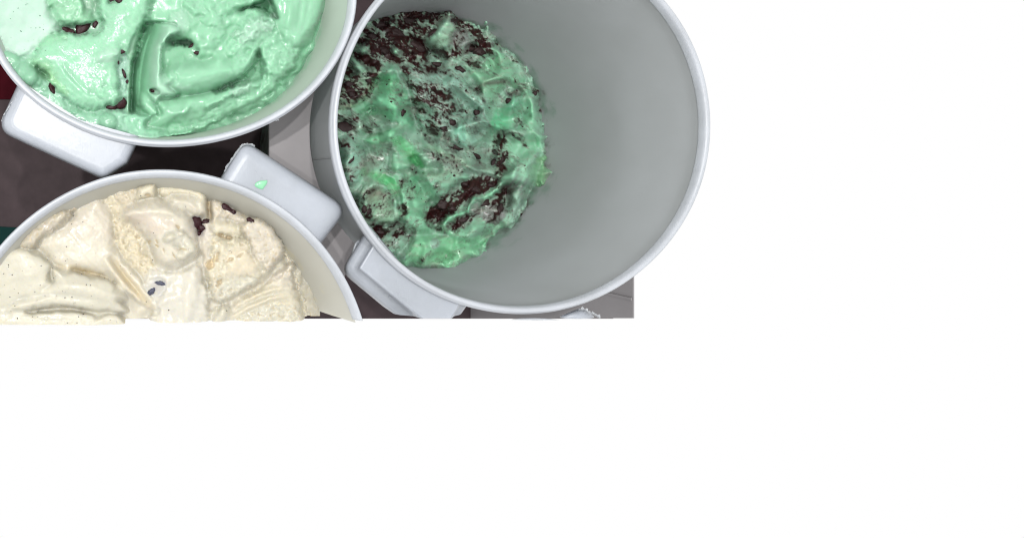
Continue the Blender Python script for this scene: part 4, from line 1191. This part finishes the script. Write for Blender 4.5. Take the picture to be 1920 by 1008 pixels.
# folds, fine relief
f.ridge([(756, 434), (790, 440), (826, 440), (850, 430)], 3, -10)
f.ridge([(700, 428), (730, 430), (752, 438)], 3, -9)
rs = np.random.RandomState(77)
for i in range(46):
    u, v = rs.uniform(640, 1000), rs.uniform(120, 480)
    if math.hypot(u - 785, v - 262) > 225: continue
    a = rs.uniform(0, 6.28); L = rs.uniform(16, 36); bnd = rs.uniform(-9, 9)
    p = [(u - L * math.cos(a), v - L * math.sin(a)), (u - bnd * math.sin(a), v + bnd * math.cos(a)), (u + L * math.cos(a), v + L * math.sin(a))]
    f.ridge(p, rs.uniform(1.8, 4), rs.choice([-1, 1]) * rs.uniform(1.5, 4.5), rs.uniform(3, 7))
f.melt(3)
wx = f.x + 22 * fbm(f.x / 70, f.y / 70, 2, 610); wy = f.y + 22 * fbm(f.x / 70, f.y / 70, 2, 620)
fold = 1 - np.abs(perlin(wx / 96, wy / 66, 630)) ** 1.3 * 3.4
f.h += 22 * np.clip(fold, -0.6, 1) * (1 - 0.6 * sstep(0.3, 0.8, f.q))
f.h += 7 * (1 - np.abs(perlin(wx / 46, wy / 28, 640)) ** 1.3 * 3)
f.melt(5)
dk_ = -f.h; kk = (F + dk_) / F
rr = T_COOK.inside((f.x - NX) * kk + NX, (f.y - NY) * kk + NY, np.maximum(dk_, 0))
f.relief(30, 1.6, 0.5, -358)
f.h += 26 * sstep(0.93, 1.0, rr) * np.clip(fbm(f.x / 22, f.y / 22, 3, 650) + 0.12, -0.1, 1)
# cookie crumbs mixed into the surface
X, Y = f.x, f.y
wx = X + 7 * fbm(X / 24, Y / 24, 3, 401); wy = Y + 7 * fbm(X / 24, Y / 24, 3, 411)
tb = sstep(250, 330, Y - 0.1 * X + 60)                 # streaks run down-right above, up-right below
def streak(sc, st, octv, sd, gain=0.6):
    out = 0
    for ang, wgt in ((0.62, 1 - tb), (-0.66, tb)):
        ca, sa = math.cos(ang), math.sin(ang)
        out = out + wgt * fbm((wx * ca + wy * sa) / (sc * st), (-wx * sa + wy * ca) / sc, octv, sd, gain)
    return out
n1 = streak(13, 2.4, 4, 421); n2 = streak(4.6, 1.5, 3, 431); n3 = streak(34, 2.2, 2, 441)
q = np.clip(f.q * 1.0 + 0.11 + 0.42 * n3, 0, 1.1)
val = 0.6 * n1 + 0.4 * n2
thr = 0.47 - 0.72 * q
dk = sstep(thr - 0.03, thr + 0.13, val) * sstep(0.08, 0.16, q)
fine = sstep(0.40, 0.52, fbm(X / 2.8, Y / 2.8, 2, 451) + 0.45 * n1 + 0.30 * (q - 0.3)) * sstep(0.10, 0.3, q)
dk = np.maximum(dk, 0.55 * fine)
smear = sstep(thr - 0.36, thr + 0.02, val)[..., None] * 0.6
f.c = f.c * (1 - smear) + np.array(lin(126, 124, 116)) * smear
swirl = sstep(0.1, 0.35, fbm(wx / 40, wy / 9, 3, 461))[..., None] * 0.25
f.c = f.c * (1 - swirl) + np.array(lin(178, 178, 164)) * swirl
dcol = np.array(lin(50, 20, 20)) * (1 + 0.5 * fbm(X / 4, Y / 4, 2, 471)[..., None])
f.c = f.c * (1 - dk[..., None]) + dcol * dk[..., None]
f.h += dk * (0.3 + 1.0 * fbm(X / 4.2, Y / 4.2, 3, 481))
f.r = f.r * (1 - dk) + 0.5 * dk
f.h += 0.3 * fbm(X / 3.4, Y / 3.4, 2, 491) + 0.5 * perlin(X / 10, Y / 10, 495) * (1 - dk)
f.r = np.clip(f.r - 0.07, 0.09, 1)
f.w = 0.9 * (1 - 0.8 * dk)
f.c *= 1 + 0.06 * fbm(X / 45, Y / 45, 4, 501)[..., None]
cook_field = f
cook_ice = thing('mint_cookie_ice_cream', 'glossy mint ice cream folded with dark cookie crumbs deep in its tub', 'ice cream', cook_loc)
build_ice(f, T_COOK, 'scooped_surface', M['cookie'], cook_ice, cook_loc)
BIG = [(650, 242, 20, 20, 9, 0.3, 4), (753, 210, 7, 9, 6, 0.1, 3), (896, 212, 11, 6.5, 5, 0.25, 1), (954, 190, 5.2, 6, 5, 0, 4), (900, 98, 11, 10, 7, 0.4, 2), (880, 92, 10, 6, 6, 0.2, 2), (830, 385, 10, 9, 6, 0.3, 2), (848, 392, 8, 6, 5, 0.4, 3),
       (872, 346, 9, 8, 6, 0.5, 2), (890, 356, 9, 7, 6, 0.2, 2), (920, 348, 8, 7, 6, 0.5, 2), (908, 380, 10, 7, 6, -0.5, 3), (868, 412, 12, 6, 6, -0.5, 2), (936, 392, 6, 11, 6, 0.4, 2), (700, 68, 12, 7, 6, 0.2, 2), (742, 62, 15, 8, 6, 0.4, 2),
       (780, 88, 16, 8, 6, 0.5, 2), (720, 96, 12, 7, 6, 0.1, 2), (812, 62, 6, 12, 6, 0.5, 2), (824, 122, 14, 5, 6, 0.3, 2), (864, 130, 12, 6, 6, 0.5, 2), (690, 150, 8, 6, 4, 0.2, 2), (656, 158, 10, 7, 4, 0.1, 2), (660, 178, 8, 6, 4, 0.3, 2),
       (846, 230, 9, 7, 5, 0.3, 2), (832, 240, 8, 5, 5, 0.1, 2), (858, 276, 10, 6, 5, 0.4, 2), (940, 300, 6, 9, 5, 0.2, 2), (690, 396, 7, 9, 5, 0.1, 3), (682, 392, 5, 8, 5, 0.2, 3), (714, 436, 8, 5, 5, 0.3, 2), (892, 292, 10, 4, 5, 0.5, 2),
       (658, 300, 5, 8, 4, 0.6, 2), (712, 20 + 26, 12, 6, 5, 0.1, 2), (770, 40, 14, 6, 5, 0.1, 2), (926, 306, 5, 9, 5, 0.1, 2), (1003, 175, 4, 5, 3, 0.1, 4)]
for i, (u, v, rx, ry, rz, rot, up) in enumerate(BIG):
    lump('cookie_piece', u, v, -f.at(u, v) - up * 0.6 + rz * 0.35, rx, ry, rz, rot, M['cocoa'], cook_ice, cook_loc, 300 + i, rough=0.55, sub=3)
sp = []
for i in range(9000):
    u, v = rs.uniform(628, 1020), rs.uniform(14, 500)
    j = int(np.searchsorted(f.vs, v)); k = int(np.searchsorted(f.us, u))
    if rs.rand() > dk[j, k] * 0.22 + 0.010: continue
    sp.append((u, v, -f.h[j, k] - 0.3, rs.uniform(0.7, 2.3), 0.7))
speck_mesh('cookie_crumbs', sp, M['cocoa'], cook_ice, cook_loc)

# ------------------------------------------------------------------ drip of mint on the vanilla tub's handle
dz = 15.2
dv = []; df = []
pl = spline([(476, 350), (478, 343), (486, 339), (494, 338), (502, 338), (501, 345), (496, 352), (490, 357)], True, 5)
n = len(pl); c = pl.mean(0)
for k in range(6):
    t = k / 5.0; sc = math.cos(t * math.pi / 2) ** 0.6 if k < 5 else 0.02
    for q in pl:
        w = c + (q - c) * sc + np.array([1.2, -1.0]) * t
        dv.append(P(w[0], w[1], dz + 1.5 - 7 * math.sin(t * math.pi / 2)))
for k in range(5):
    for i in range(n):
        df.append((k * n + i, k * n + (i + 1) % n, (k + 1) * n + (i + 1) % n, (k + 1) * n + i))
loc = P(488, 348, dz)
o = link('ice_cream_drip', relocate(mesh_of('ice_cream_drip', dv, df), loc), M['drip'])
o.location = loc
o['label'] = 'small green drip of mint ice cream on the white tub handle'
o['category'] = 'drip'
